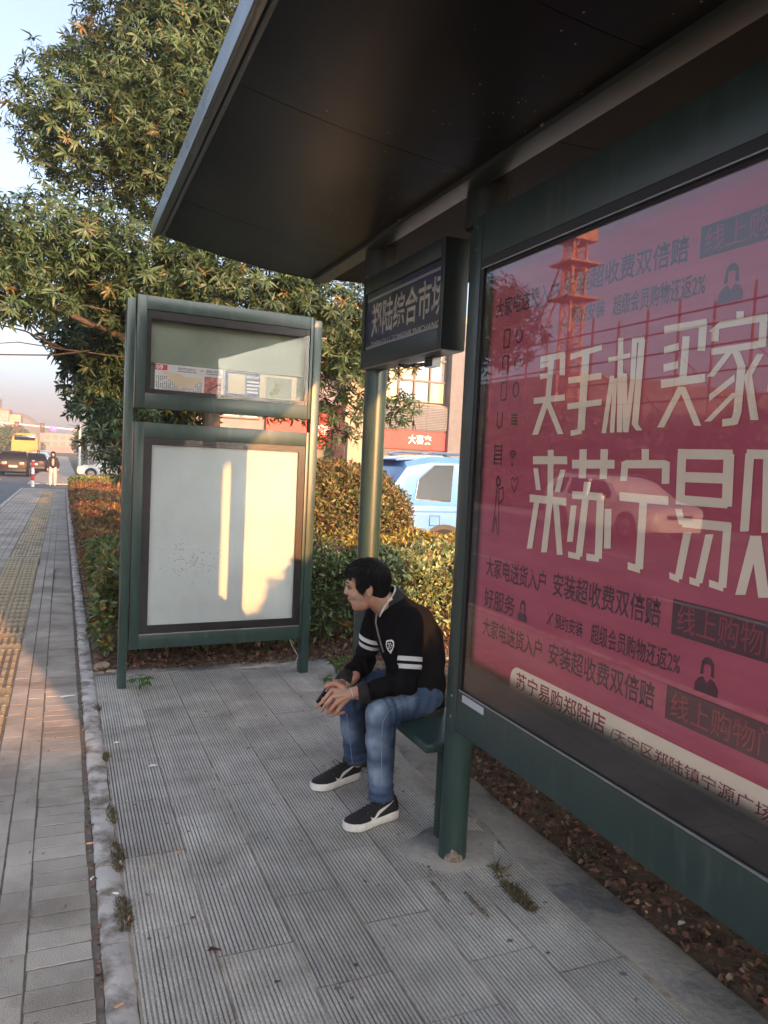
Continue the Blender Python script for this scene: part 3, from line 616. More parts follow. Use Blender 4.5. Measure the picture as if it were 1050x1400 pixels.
# ================================================================ STOP NAME SIGN
sg=thing('stop_name_sign',(1.44,3.24,2.06),'dark green box sign with white lettering on blue hung under the roof','sign',world=True)
SX,SX2,SY0,SY1,SZ0,SZ1=1.388,1.497,2.795,3.70,2.06,2.502
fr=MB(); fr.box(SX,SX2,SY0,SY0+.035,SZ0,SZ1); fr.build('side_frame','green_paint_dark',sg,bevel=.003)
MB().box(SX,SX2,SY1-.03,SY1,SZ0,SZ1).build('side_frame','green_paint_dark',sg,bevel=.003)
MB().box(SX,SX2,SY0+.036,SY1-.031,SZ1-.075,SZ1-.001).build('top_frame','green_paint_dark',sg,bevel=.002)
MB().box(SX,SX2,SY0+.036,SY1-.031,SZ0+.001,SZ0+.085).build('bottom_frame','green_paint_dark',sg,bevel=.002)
mat('sign_soffit',(.30,.30,.29),.35,var=.25,scale=6,c2=(.14,.14,.14),sc2=4); MB().box(SX+.004,SX2-.004,SY0+.004,SY1-.004,SZ0-.004,SZ0).build('bottom_plate','sign_soffit',sg)
nb=MB().box(SX+.014,SX+.02,SY0+.036,SY1-.031,SZ0+.086,SZ1-.076).build('name_board','sign_blue',sg)
txt('lettering','郑陆综合市场','sign_letter',nb,(SX+.0125,3.60,2.205),DX,UZ,.80,.165,.018)
txt('lettering','ZHENGLU ZONGHE SHICHANG','sign_letter',nb,(SX+.0125,3.60,2.158),DX,UZ,.76,.024,.01)
for zz in (2.385,2.152): MB().box(SX+.011,SX+.0139,SY0+.04,SY1-.035,zz,zz+.012).build('trim_line','aluminium',nb)
MB().add([(SX+.006,SY0+.036,SZ0+.086),(SX+.006,SY1-.031,SZ0+.086),(SX+.006,SY1-.031,SZ1-.077),(SX+.006,SY0+.036,SZ1-.077)],[(3,2,1,0)]).build('glass','glass_kiosk',sg)
cw=MB(); cw.tube([(1.45,3.35,2.055),(1.45,3.28,2.035),(1.46,3.18,2.04),(1.46,3.05,2.03)],.006,6); cw.tube([(1.45,3.30,2.05),(1.455,3.16,2.025),(1.46,3.03,2.028)],.004,6); cw.box(1.44,1.48,2.97,3.05,2.012,2.054); cw.build('cable_plug','black_gloss',sg)
# ================================================================ KIOSK
ka=math.radians(4.23); ks=thing('notice_kiosk',(.366,5.31,0),'free-standing green notice kiosk with sunlit blank white panel beside the hedge','notice board',rz=ka)
# local x along the face, local y away from the camera
def KB(*a): return MB().box(*a)
KB(0,.052,-.02,.05,0,2.572).build('post','green_paint',ks,bevel=.004)
KB(1.285,1.350,-.033,.05,0,2.585).build('post','green_paint',ks,bevel=.012)
def frame(z0,z1,tp,bt,nm):
    o=KB(.062,.122,-.03,.05,z0,z1).build('frame_stile','green_paint',ks,bevel=.002)
    KB(1.262,1.2835,-.03,.05,z0,z1).build('frame_stile','green_paint',ks,bevel=.002)
    KB(.1225,1.2615,-.028,.05,z1-tp,z1).build('frame_rail','green_paint',ks,bevel=.002)
    KB(.1225,1.2615,-.028,.05,z0,z0+bt).build('frame_rail','green_paint',ks,bevel=.002)
frame(1.872,2.60,.088,.098,'upper'); frame(.262,1.778,.10,.095,'lower')
KB(.123,1.261,.044,.05,1.971,2.511).build('case_back','case_back',ks)
KB(.123,1.261,.02,.044,2.175,2.225).build('case_ledge','case_back',ks)
sb=MB(); sb.box(.1232,.155,-.018,-.012,1.971,2.511); sb.box(1.235,1.2612,-.018,-.012,1.971,2.511); sb.box(.1552,1.2348,-.018,-.012,2.455,2.511); sb.box(.1552,1.2348,-.018,-.012,1.971,2.0); sb.build('seal','frit',ks)
sb=MB(); sb.box(.1232,.178,-.018,-.012,.358,1.677); sb.box(1.212,1.2612,-.018,-.012,.358,1.677); sb.box(.1782,1.2118,-.018,-.012,1.632,1.677); sb.box(.1782,1.2118,-.018,-.012,.358,.418); sb.build('seal','frit',ks)
wp=KB(.15,1.24,.0,.006,.38,1.66).build('blank_panel','white_sheet',ks)
random.seed(4); dm=MB()
for k in range(150):
    x=random.gauss(.45,.09); z=random.gauss(.86,.055); s_=random.uniform(.0015,.0045); dm.add([(x-s_,-.0012,z-s_),(x+s_,-.0012,z-s_*.6),(x+s_*.7,-.0012,z+s_),(x-s_*.8,-.0012,z+s_*.7)],[(0,1,2,3)])
for k in range(60):
    x=random.uniform(.2,1.2); z=random.uniform(.45,1.2); s_=random.uniform(.001,.003); dm.add([(x-s_,-.0012,z-s_),(x+s_,-.0012,z-s_),(x,-.0012,z+s_)],[(0,1,2)])
mat('mould',(.30,.31,.29),.8); dm.build('mould_specks','mould',wp)['kind']='stuff'
for z0,z1,nm in ((1.972,2.51,'a'),(.359,1.676,'b')):
    MB().add([(.124,-.022,z0),(1.2605,-.022,z0),(1.2605,-.022,z1),(.124,-.022,z1)],[(0,1,2,3)]).build('glass','glass_kiosk',ks)
KB(.1226,1.2614,-.031,-.027,.3575,.3635).build('sill_strip','aluminium',ks)
n1=KB(.187,.642,-.004,-.002,1.982,2.170).build('route_notice','paper_white',ks)
T_=lambda s,m,par,x,z,w,h,b=.0: txt('lettering',s,m,par,(x,-.0058,z),(1,0,0),(0,0,1),w,h,b)
KB(.1875,.266,-.0052,-.0042,2.130,2.166).build('red_tab','paper_red',n1); T_('09','print_white',n1,.193,2.134,.045,.028,.02)
T_('常州客运中心','print_grey',n1,.335,2.140,.12,.018,.012); T_('→','paper_red',n1,.475,2.142,.03,.012,.02); T_('郑陆公交站','print_grey',n1,.525,2.140,.09,.017,.012)
fp=MB(); random.seed(6)
for (x0_,x1_,z0_) in ((.335,.455,2.128),(.525,.615,2.128)):
    x_=x0_
    while x_<x1_: w_=random.uniform(.004,.009); fp.box(x_,x_+w_,-.0052,-.0046,z0_,z0_+.006); x_+=w_+.003
fp.build('fine_print','print_grey',n1)['kind']='stuff'
tn=MB(); pts=[(.235,2.128),(.30,2.118),(.365,2.112),(.37,2.100),(.50,2.098),(.497,2.072),(.455,2.06),(.445,2.028),(.39,2.022),(.33,2.028),(.31,2.055),(.27,2.075),(.262,2.10),(.236,2.105)]
tn.add([(a,-.0056,b) for a,b in pts],[tuple(range(len(pts)))]); tn.build('torn_paper','paper_cream',n1)
rc=MB(); rc.box(.515,.632,-.0052,-.0042,1.995,2.112); mat('red_faded',(.40,.10,.09),.6,c2=(.5,.28,.22),sc2=25); rcd=rc.build('red_card','red_faded',n1)
MB().add([(.53,-.0056,2.02),(.54,-.0056,2.012),(.625,-.0056,2.065),(.618,-.0056,2.072)],[(0,1,2,3)]).build('dark_stripe','print_grey',rcd)
dl=MB(); random.seed(8)
for k in range(24):
    for j in range(9):
        if random.random()<.85: dl.box(.195+k*.0128,.2010+k*.0128,-.0050,-.0045,1.992+j*.0115,1.9995+j*.0115)
dl.build('stop_list','print_grey',n1)['kind']='stuff'
KB(.645,.655,-.005,-.001,1.978,2.175).build('notice_clip','aluminium',ks)
n2=KB(.662,.905,-.004,-.002,1.990,2.165).build('service_notice','paper_blue',ks)
KB(.680,.800,-.0055,-.0045,2.015,2.150).build('blank_tile','paper_cream',n2)
T_('常州行APP','print_white',n2,.808,2.125,.09,.022,.01)
fp=MB()
for k in range(4):
    x_=.812; 
    while x_<.895: w_=random.uniform(.008,.013); fp.box(x_,x_+w_,-.0058,-.0046,2.098-k*.024,2.110-k*.024); x_+=w_+.003
fp.build('fine_print','print_white',n2)['kind']='stuff'
KB(.9055,1.178,-.0045,-.0015,1.992,2.163).build('picture_notice','paper_cream',ks)
pn=bpy.data.objects['picture_notice']; KB(.95,1.14,-.0058,-.0046,2.005,2.15).build('picture','case_back',pn); random.seed(2)
for k in range(9): MB().ell((1.02+random.uniform(-.03,.03),-.006,2.06+random.uniform(-.03,.045)),(.016,.0008,.012),8,5).build('sprig_leaf','leaf_hedge_green',pn)
wr=MB(); wr.tube([(1.20,.01,.27),(1.23,.0,.2),(1.27,-.02,.13),(1.24,-.03,.07),(1.15,-.03,.0)],.003,5); wr.build('loose_wire','aluminium',ks,smooth=True,angle=180)
# ================================================================ SEATED MAN
def remesh(mb,vox,sm=6,fac=.5):
    me=mb.mesh('tmp',[]); o=bpy.data.objects.new('tmp',me); COL.objects.link(o)
    a=o.modifiers.new('r','REMESH'); a.mode='VOXEL'; a.voxel_size=vox; a.adaptivity=0
    if sm: b=o.modifiers.new('s','SMOOTH'); b.factor=fac; b.iterations=sm
    bpy.context.view_layer.update()
    out=bpy.data.meshes.new_from_object(o.evaluated_get(bpy.context.evaluated_depsgraph_get()))
    bpy.data.objects.remove(o); bpy.data.meshes.remove(me); return out
def coords(me): a=np.zeros(len(me.vertices)*3); me.vertices.foreach_get('co',a); return a.reshape(-1,3)
def setco(me,a): me.vertices.foreach_set('co',a.ravel()); me.update()
def normals(me): a=np.zeros(len(me.vertices)*3); me.vertices.foreach_get('normal',a); return a.reshape(-1,3)
def link(name,me,m,parent,off=(0,0,0)):
    a=coords(me)-np.array(off); setco(me,a); me.materials.clear()
    for q in ([m] if isinstance(m,str) else m): me.materials.append(MATS[q])
    me.polygons.foreach_set('use_smooth',[True]*len(me.polygons)); me.name=name
    o=bpy.data.objects.new(name,me); COL.objects.link(o); o.parent=parent; return o
ML=(1.45,3.24,0)
man=thing('person',ML,'young man in black jacket and blue jeans sitting on the bench, looking up the street','person',world=True)
V=Vector
# head frame: local x forward, y to his left, z up
HC=V((1.285,3.215,1.025)); fwd=V((-.93,.30,-.17)).normalized(); left=V((0,0,1)).cross(fwd).normalized(); upv=fwd.cross(left)
HM=Matrix((fwd,left,upv)).transposed()
def H(x,y,z): return HC+HM@V((x,y,z))
hb=MB()
def he(c,r,rot=None): hb.ell(H(*c),r,20,14,rot=HM@(rot or Matrix.Identity(3)))
he((-.006,0,.028),(.094,.074,.090)); he((.02,0,-.005),(.070,.064,.085)); he((.030,0,-.055),(.052,.050,.052)); he((.052,0,-.082),(.026,.026,.022))   # cranium, face, jaw, chin
he((.072,0,.030),(.022,.050,.017)); he((.056,.030,-.020),(.028,.026,.026)); he((.056,-.030,-.020),(.028,.026,.026))
hb.cap_cone(H(.082,0,.022),H(.096,0,-.012),.0085,.0105,12); he((.088,.010,-.017),(.011,.0075,.007)); he((.088,-.010,-.017),(.011,.0075,.007)); he((.060,0,-.02),(.028,.035,.05))
he((.078,0,-.040),(.013,.024,.008)); he((.076,0,-.053),(.012,.021,.008))
for s in (1,-1):
    he((-.006,.074*s,-.004),(.019,.008,.033),Euler((0,-.15,-.35*s)).to_matrix())
hb.cap_cone(H(-.03,0,-.04),(1.405,3.235,.925),.057,.062,20)
# body under the clothes, arms and legs in one surface
bb=hb
bb.cap_cone((1.43,3.24,.90),(1.50,3.24,.80),.055,.085); bb.cap_cone((1.50,3.24,.80),(1.575,3.25,.56),.085,.09)
bb.cap_cone((1.46,3.12,.87),(1.45,3.34,.86),.04,.04)
armN=[V((1.455,3.075,.885)),V((1.425,3.015,.635)),V((1.205,3.055,.582))]; armF=[V((1.425,3.40,.865)),V((1.385,3.455,.605)),V((1.20,3.245,.575))]
for A in (armN,armF): bb.cap_cone(A[0],A[1],.04,.030); bb.cap_cone(A[1],A[2],.028,.024)
legN=[V((1.57,3.13,.525)),V((1.295,3.025,.50)),V((1.34,3.055,.10))]; legF=[V((1.57,3.36,.525)),V((1.315,3.46,.49)),V((1.385,3.495,.09))]
for A in (legN,legF): bb.cap_cone(A[0],A[1],.065,.05); bb.cap_cone(A[1],A[2],.048,.032)
body=remesh(bb,.0038,3,.5)
# eye sockets and mouth line pressed in
a=coords(body); inv=HM.transposed(); loc=(a-np.array(HC))@np.array(HM)
for s in (1,-1):
    d=np.linalg.norm((loc-np.array([.082,.031*s,.012]))/np.array([.02,.019,.012]),axis=1); loc[:,0]-=.007*np.exp(-d*d)
dm_=(np.abs(loc[:,1])<.028)&(loc[:,0]>.06); k=np.exp(-((loc[:,2]+.0465)/.0028)**2)*dm_; loc[:,0]-=.004*k
a=loc@np.array(HM).T+np.array(HC); setco(body,a)
bo_=link('body',body,'skin',man,ML)
fb_=MB()
for s in (1,-1):
    fb_=MB(); fb_.ell(H(.0695,.031*s,.011),(.0125,.0125,.0085),12,8,rot=HM); e_=fb_.build('eye','eye_white',man,smooth=True,angle=180)
    q=MB(); q.ell(H(.0798,.031*s,.010),(.0035,.0065,.0065),10,6,rot=HM); q.build('iris','black_gloss',e_)
    q=MB(); q.tube([H(.086,.014*s,.033),H(.088,.030*s,.0385),H(.076,.049*s,.034)],[.002,.0036,.0015],6); q.build('eyebrow','hair',man)
    q=MB(); q.tube([H(.0815,.018*s,.014),H(.0845,.031*s,.0195),H(.076,.044*s,.014)],.0016,5); q.build('eyelash','hair',man)
q=MB(); q.tube([H(.079,-.022,-.044),H(.0895,-.008,-.0415),H(.0895,.008,-.0415),H(.079,.022,-.044)],[.0015,.0032,.0032,.0015],6); q.tube([H(.077,-.019,-.049),H(.0865,0,-.0515),H(.077,.019,-.049)],[.0015,.004,.0015],6); q.build('lips','lip',man,smooth=True,angle=180)
# hair: solid cap plus many tufts
hc=MB(); hc.ell(H(-.018,0,.045),(.098,.083,.088),24,16,rot=HM); hc.ell(H(-.045,0,.0),(.066,.070,.075),20,12,rot=HM); hc.ell(H(.034,0,.080),(.046,.056,.032),16,10,rot=HM)
hcm=remesh(hc,.005,4); a=coords(hcm); loc=(a-np.array(HC))@np.array(HM)
# trim the cap away from the face
fr_=(loc[:,0]>.035)&(loc[:,2]<.055); loc[fr_,0]=.035+(loc[fr_,0]-.035)*.05
setco(hcm,loc@np.array(HM).T+np.array(HC)); link('hair',hcm,'hair',man,ML)
hair=bpy.data.objects['hair']; hair['_loc']=ML
rs=np.random.default_rng(5); tf_=MB()
for i in range(3200):
    th=rs.uniform(0,2*math.pi); ph=math.acos(rs.uniform(-.55,1)); v=V((math.sin(ph)*math.cos(th),math.sin(ph)*math.sin(th),math.cos(ph)))
    root=V((-.015+.092*v.x,.078*v.y,.043+.084*v.z))
    if root.x>.035 and root.z<.075: continue
    if root.z<.03 and root.x>.0 and not(abs(root.y)>.05 and root.x<.042 and root.z>-.005): continue
    if root.z<-.045: continue
    flow=V((.75,0,.25)) if root.x>-.01 else V((-.35,0,-.75))
    side=V((.1,0,-1)); k=min(1,abs(v.y)*1.1); dr=(flow*(1-k)+side*k)+V(rs.normal(0,.22,3)); dr-=v*dr.dot(v)*.85; dr=dr.normalized()
    ln_=rs.uniform(.022,.042)*(1.25 if root.x>.02 else 1)
    p0=H(*root); p1=H(*(root+v*.007+dr*ln_*.5)); p2=H(*(root+v*(.002 if root.x<.03 else .006)+dr*ln_+V((0,0,-.004))))
    tf_.tube([p0,p1,p2],[.0026,.0022,.0003],4,cap=False)
for i in range(90):   # fringe falling on the forehead
    y_=rs.uniform(-.056,.056); r0=V((.062+.012*math.cos(y_*20),y_,.094-abs(y_)*.3)); tf_.tube([H(*r0),H(.083-abs(y_)*.35,y_*1.05,.078-abs(y_)*.2),H(.086-abs(y_)*.4+rs.uniform(-.003,.003),y_*1.08+rs.uniform(-.006,.006),.050+rs.uniform(-.008,.012))],[.005,.0036,.0005],4,cap=False)
for s in (1,-1):
    for i in range(40):
        x_=rs.uniform(-.01,.045); tf_.tube([H(x_,.071*s,.06),H(x_+.004,.078*s,.03),H(x_+.006,.075*s,rs.uniform(-.012,.012))],[.004,.003,.0005],4,cap=False)
tf_.build('hair_tufts','hair',hair)
# jacket
jb=MB()
secs=[((1.565,3.245,.462),.125,.180),((1.570,3.245,.55),.128,.178),((1.560,3.245,.66),.128,.172),((1.535,3.245,.76),.145,.180),((1.485,3.24,.845),.135,.195),((1.435,3.237,.905),.092,.165),((1.405,3.235,.955),.070,.085)]
rings=[]
for i,(c,dx,dy) in enumerate(secs):
    c=V(c); pv=V(secs[max(i-1,0)][0]); nx_=V(secs[min(i+1,len(secs)-1)][0]); d=(nx_-pv).normalized() if i else V((0,0,1)); b=V((0,1,0)); a_=b.cross(d).normalized()
    rings.append([tuple(c+a_*dx*math.copysign(abs(math.cos(t))**.85,math.cos(t))+b*dy*math.copysign(abs(math.sin(t))**.85,math.sin(t))) for t in [2*math.pi*k/32 for k in range(32)]])
jb.ring_loft(rings)
for A,s in ((armN,-1),(armF,1)):
    jb.ell(A[0]+V((.0,.015*-s,.0)),(.070,.066,.070),16,12)
    jb.cap_cone(A[0],A[1],.064,.050); jb.cap_cone(A[1],A[1]+(A[2]-A[1])*.86,.051,.040)
jm=remesh(jb,.0055,5); a=coords(jm); n_=normals(jm)
def seg(a,p,q):
    p=np.array(p);q=np.array(q);d=q-p;t=np.clip(((a-p)@d)/(d@d),0,1); return t,np.linalg.norm(a-(p+t[:,None]*d),axis=1)
disp=np.zeros(len(a))
for A in (armN,armF):     # creases round the elbow and along the forearm
    t,d=seg(a,A[0],A[1]); near=(d<.095); disp+=near*.0035*np.sin(t*26+a[:,0]*30+a[:,1]*45)*np.clip(t*1.6-.3,0,1)
    t,d=seg(a,A[1],A[2]); near=(d<.085); disp+=near*.0038*np.sin(t*24+a[:,2]*55)*np.clip(1-t*.8,0,1)
disp+=.004*np.sin(a[:,2]*48+a[:,0]*22+2*np.sin(a[:,1]*14))*np.clip((.80-a[:,2])/.2,0,1)+.0025*np.sin(a[:,0]*60+a[:,2]*35+a[:,1]*9)
setco(jm,a+n_*disp[:,None])
m,t,p=nodes('jacket'); L=t.links.new
g_=N(t,'ShaderNodeTexCoord')
def band(A,l0,l1):
    o_=V(A[0])-V(ML); d_=(A[1]-A[0]).normalized(); sb_=N(t,'ShaderNodeVectorMath',operation='SUBTRACT'); L(g_.outputs['Object'],sb_.inputs[0]); sb_.inputs[1].default_value=o_
    dt=N(t,'ShaderNodeVectorMath',operation='DOT_PRODUCT'); L(sb_.outputs[0],dt.inputs[0]); dt.inputs[1].default_value=d_
    pr=N(t,'ShaderNodeVectorMath',operation='SCALE'); pr.inputs[0].default_value=d_; L(dt.outputs['Value'],pr.inputs['Scale'])
    ds=N(t,'ShaderNodeVectorMath',operation='DISTANCE'); L(sb_.outputs[0],ds.inputs[0]); L(pr.outputs[0],ds.inputs[1])
    c1=N(t,'ShaderNodeMath',operation='COMPARE'); L(dt.outputs['Value'],c1.inputs[0]); c1.inputs[1].default_value=(l0+l1)/2; c1.inputs[2].default_value=(l1-l0)/2
    c2=N(t,'ShaderNodeMath',operation='LESS_THAN'); L(ds.outputs['Value'],c2.inputs[0]); c2.inputs[1].default_value=.088
    mu=N(t,'ShaderNodeMath',operation='MULTIPLY'); L(c1.outputs[0],mu.inputs[0]); L(c2.outputs[0],mu.inputs[1]); return mu.outputs[0]
s_=None
for A,o1 in ((armN,.150),(armF,.125)):
    for l0 in (o1,o1+.034):
        b_=band(A,l0,l0+.020)
        if s_ is None: s_=b_
        else: ad_=N(t,'ShaderNodeMath',operation='MAXIMUM'); L(s_,ad_.inputs[0]); L(b_,ad_.inputs[1]); s_=ad_.outputs[0]
mx=N(t,'ShaderNodeMix',data_type='RGBA'); L(s_,mx.inputs[0]); mx.inputs[6].default_value=(.0085,.0085,.010,1); mx.inputs[7].default_value=(.70,.68,.66,1); L(mx.outputs[2],p.inputs['Base Color'])
p.inputs['Roughness'].default_value=1; p.inputs['Specular IOR Level'].default_value=.08
nb_=N(t,'ShaderNodeTexNoise'); nb_.inputs['Scale'].default_value=300; bp=N(t,'ShaderNodeBump'); bp.inputs['Strength'].default_value=.25; bp.inputs['Distance'].default_value=.002; L(nb_.outputs[0],bp.inputs['Height']); L(bp.outputs[0],p.inputs['Normal'])
jk=link('jacket',jm,'jacket',man,ML); jk['_loc']=ML
# collar with white edge, zip, cuffs, emblem
cb=MB(); nkc=V((1.395,3.232,.962)); nd=(HC-V((1.47,3.24,.86))).normalized(); e1=V((0,1,0)); e2=e1.cross(nd).normalized()
def ringat(c,ra,rb,n=28,open_=0): return [tuple(c+e1*ra*math.cos(t)+e2*rb*math.sin(t)) for t in [2*math.pi*k/n for k in range(n)]]
cb.ring_loft([ringat(nkc-nd*.03,.082,.084),ringat(nkc+nd*.004,.073,.072),ringat(nkc+nd*.018,.068,.068),ringat(nkc+nd*.016,.063,.063),ringat(nkc-nd*.03,.064,.064)],False); cb.build('collar','jacket_rib',jk,smooth=True,angle=80)
ce=MB(); pts=[nkc+nd*.020+e1*.0675*math.cos(t)+e2*.0675*math.sin(t) for t in [2*math.pi*k/28 for k in range(29)]]; ce.tube(pts,.0042,6)
ce.build('collar_edge','jacket_white',jk,smooth=True,angle=180)
# white piping down the near front edge of the collar
vp=MB(); q0=nkc+nd*.018-e1*.066; vp.tube([q0+V((.01,-.006,.004)),V((1.372,3.165,.965)),V((1.345,3.158,.925)),V((1.335,3.165,.895))],[.0048,.0056,.005,.003],7); vp.build('collar_piping','jacket_white',jk,smooth=True,angle=180)
zp=MB(); zp.tube([V((1.335,3.20,.905)),V((1.335,3.205,.86)),V((1.352,3.205,.80)),V((1.38,3.205,.72))],.004,6); zp.build('zip','aluminium',jk)
for A in (armN,armF):
    d=(A[2]-A[1]); c0=A[1]+d*.80; c1=A[1]+d*1.01; q=MB(); q.tube([c0,c0+d*.02,c1-d*.02,c1],[.046,.050,.041,.034],22); q.build('cuff','jacket_rib',jk,smooth=True,angle=70)
hm=MB()
rr=[]
for zz,k in ((.425,1.0),(.433,1.06),(.468,1.07),(.478,1.0)): rr.append([(1.565+.128*k*math.cos(t),3.245+.180*k*math.sin(t),zz) for t in [2*math.pi*i/32 for i in range(32)]])
hm.ring_loft(rr); hm.build('hem_rib','jacket_rib',jk,smooth=True,angle=60)
# shield emblem on the chest, facing the camera side
def surf_patch(name,pts2,c,ux,uz,m,parent,target,off=.002):
    from mathutils.bvhtree import BVHTree
    nrm=ux.cross(uz).normalized(); cs=coords(target.data)+np.array(ML); bv=BVHTree.FromPolygons([V(x) for x in cs],[tuple(p_.vertices) for p_ in target.data.polygons])
    for sgn in (1,):
        mb=MB()
        for poly_ in pts2:
            out=[]
            for (u_,v_) in poly_:
                o=c+ux*u_+uz*v_; h=bv.ray_cast(o+nrm*.3,-nrm,.6)
                out.append(h[0]+nrm*off if h[0] else o)
            mb.add(out,[tuple(range(len(out)))])
        return mb.build(name,m,parent)
to_cam=(V((0,0,1.6))-V((1.38,3.12,.82))).normalized(); ux=V((0,0,1)).cross(to_cam).normalized(); uz=to_cam.cross(ux)
C0=V((0,0,1.6)); 
def pix(px,py,d): # centre of a mark from the photograph, d metres along the view
    v=F+Rt*((px-525)/1050)+Up*((700-py)/1050); return C0+v*d
ec=pix(533,884,3.10)
emb=[]
for k in range(9): a0=k*.7; 
sh_o=[(-.020,.030),(-.008,.034),(.008,.036),(.020,.028),(.022,.004),(.014,-.020),(.006,-.036),(-.004,-.026),(-.014,-.012),(-.022,.008)]
sh_i=[(u*.74,v*.74) for u,v in sh_o]
for i in range(10): j=(i+1)%10; emb.append([sh_o[i],sh_o[j],sh_i[j],sh_i[i]])
for (u,v,w_,h_) in ((-.008,.014,.004,.005),(.002,.017,.004,.004),(.009,.006,.004,.006),(-.004,.002,.005,.003),(.004,-.006,.005,.003),(-.006,-.008,.004,.003),(.006,-.018,.003,.005),(-.001,.010,.002,.006)): emb.append([(u-w_,v-h_*.5),(u+w_*.4,v-h_),(u+w_,v+h_*.4),(u-w_*.3,v+h_)])
surf_patch('chest_emblem',[[(u*.78,v*.78) for u,v in q_] for q_ in emb],ec,ux,uz,'jacket_white',jk,jk)
# jeans
lb=MB()
lb.ell((1.575,3.245,.505),(.115,.165,.085),24,14)
for A,kn in ((legN,.064),(legF,.060)):
    lb.cap_cone(A[0]+V((0,0,-.01)),A[1],.082,kn,20); an=A[2]; d=(an-A[1]); lb.cap_cone(A[1],A[1]+d*.35,kn,.062,20)
    lb.tube([A[1]+d*.05,A[1]+d*.35,A[1]+d*.7,A[1]+d*.97,A[1]+d*.985],[.064,.062,.056,.055,.049],24)
lm_=remesh(lb,.0055,5); a=coords(lm_); n_=normals(lm_); disp=np.zeros(len(a))
for A in (legN,legF):
    t,d=seg(a,A[0],A[1]); nr=d<.12; disp+=nr*.0045*np.sin(t*30+a[:,2]*40+a[:,1]*20)*np.clip(1-t,0,1)+nr*.003*np.sin(t*55+a[:,1]*35)*np.clip(t*2-1,0,1)
    t,d=seg(a,A[1],A[2]); nr=(d<.1)&(a[:,2]<.47); back=np.clip((a[:,0]-1.30)/.06,0,1)
    disp+=nr*(.004*np.sin(t*34+a[:,0]*45+a[:,1]*30)*np.clip(.55-t,0,.5)*2*(.4+back)+.0045*np.sin(t*60+a[:,1]*25)*np.clip(t-.62,0,.4)*2.5+.002*np.sin(t*22+a[:,1]*60))
setco(lm_,a+n_*disp[:,None])
m,t,p=nodes('denim'); L=t.links.new; g_=N(t,'ShaderNodeTexCoord')
nz=N(t,'ShaderNodeTexNoise'); nz.inputs['Scale'].default_value=16; nz.inputs['Detail'].default_value=8; L(g_.outputs['Object'],nz.inputs['Vector'])
fade=None
for c,r_ in ((V((1.255,3.01,.54)),.13),(V((1.27,3.44,.53)),.10),(V((1.26,3.0,.38)),.11),(V((1.40,3.04,.57)),.10),(V((1.27,3.0,.22)),.10),(V((1.29,3.43,.27)),.09)):
    ds=N(t,'ShaderNodeVectorMath',operation='DISTANCE'); L(g_.outputs['Object'],ds.inputs[0]); ds.inputs[1].default_value=c-V(ML)
    mr=N(t,'ShaderNodeMapRange',interpolation_type='SMOOTHSTEP'); mr.inputs[1].default_value=r_; mr.inputs[2].default_value=.01; L(ds.outputs['Value'],mr.inputs[0])
    if fade is None: fade=mr.outputs[0]
    else: q=N(t,'ShaderNodeMath',operation='MAXIMUM'); L(fade,q.inputs[0]); L(mr.outputs[0],q.inputs[1]); fade=q.outputs[0]
fm=N(t,'ShaderNodeMath',operation='MULTIPLY'); L(fade,fm.inputs[0]); n2=N(t,'ShaderNodeMapRange'); n2.inputs[1].default_value=.3; n2.inputs[2].default_value=.7; n2.inputs[3].default_value=.35; n2.inputs[4].default_value=1.1; L(nz.outputs[0],n2.inputs[0]); L(n2.outputs[0],fm.inputs[1])
dk=N(t,'ShaderNodeMix',data_type='RGBA'); L(nz.outputs[0],dk.inputs[0]); dk.inputs[6].default_value=(.016,.032,.075,1); dk.inputs[7].default_value=(.055,.10,.19,1)
mx=N(t,'ShaderNodeMix',data_type='RGBA'); L(fm.outputs[0],mx.inputs[0]); L(dk.outputs[2],mx.inputs[6]); mx.inputs[7].default_value=(.30,.39,.53,1); L(mx.outputs[2],p.inputs['Base Color']); p.inputs['Roughness'].default_value=.85
nb_=N(t,'ShaderNodeTexNoise'); nb_.inputs['Scale'].default_value=420; bp=N(t,'ShaderNodeBump'); bp.inputs['Strength'].default_value=.35; bp.inputs['Distance'].default_value=.002; L(nb_.outputs[0],bp.inputs['Height']); L(bp.outputs[0],p.inputs['Normal'])
jn=link('jeans',lm_,'denim',man,ML); jn['_loc']=ML
mat('seam_thread',(.22,.30,.42),.8)
from mathutils.bvhtree import BVHTree
cs=coords(jn.data)+np.array(ML); bvj=BVHTree.FromPolygons([V(x) for x in cs],[tuple(p_.vertices) for p_ in jn.data.polygons])
def seam(pp,dst,r=.0016):
    pts=[]
    for (px,py) in pp:
        v=(F+Rt*((px-525)/1050)+Up*((700-py)/1050)).normalized(); h=bvj.ray_cast(C0,v,8)
        if h[0]: pts.append(h[0]+h[1]*.0006)
    if len(pts)>2: q=MB(); q.tube(pts,r,5); q.build('seam','seam_thread',jn)
def dense(pp,n=4): 
    o=[]
    for (a_,b_),(c_,d_) in zip(pp,pp[1:]): o+=[(a_+(c_-a_)*k/n,b_+(d_-b_)*k/n) for k in range(n)]
    return o+[pp[-1]]
seam(dense([(572,953),(552,962),(532,972),(524,985),(521,1010),(522,1040),(521,1075)]),3)
seam(dense([(474,975),(477,1000),(480,1025),(482,1045)]),3)
for A in (legN,legF):
    d=(A[2]-A[1]); q=MB(); c1=A[1]+d*.975; q.tube([A[1]+d*.93,A[1]+d*.94,c1,c1+d*.005],[.054,.0575,.058,.052],24); q.build('hem','denim',jn,smooth=True,angle=60)
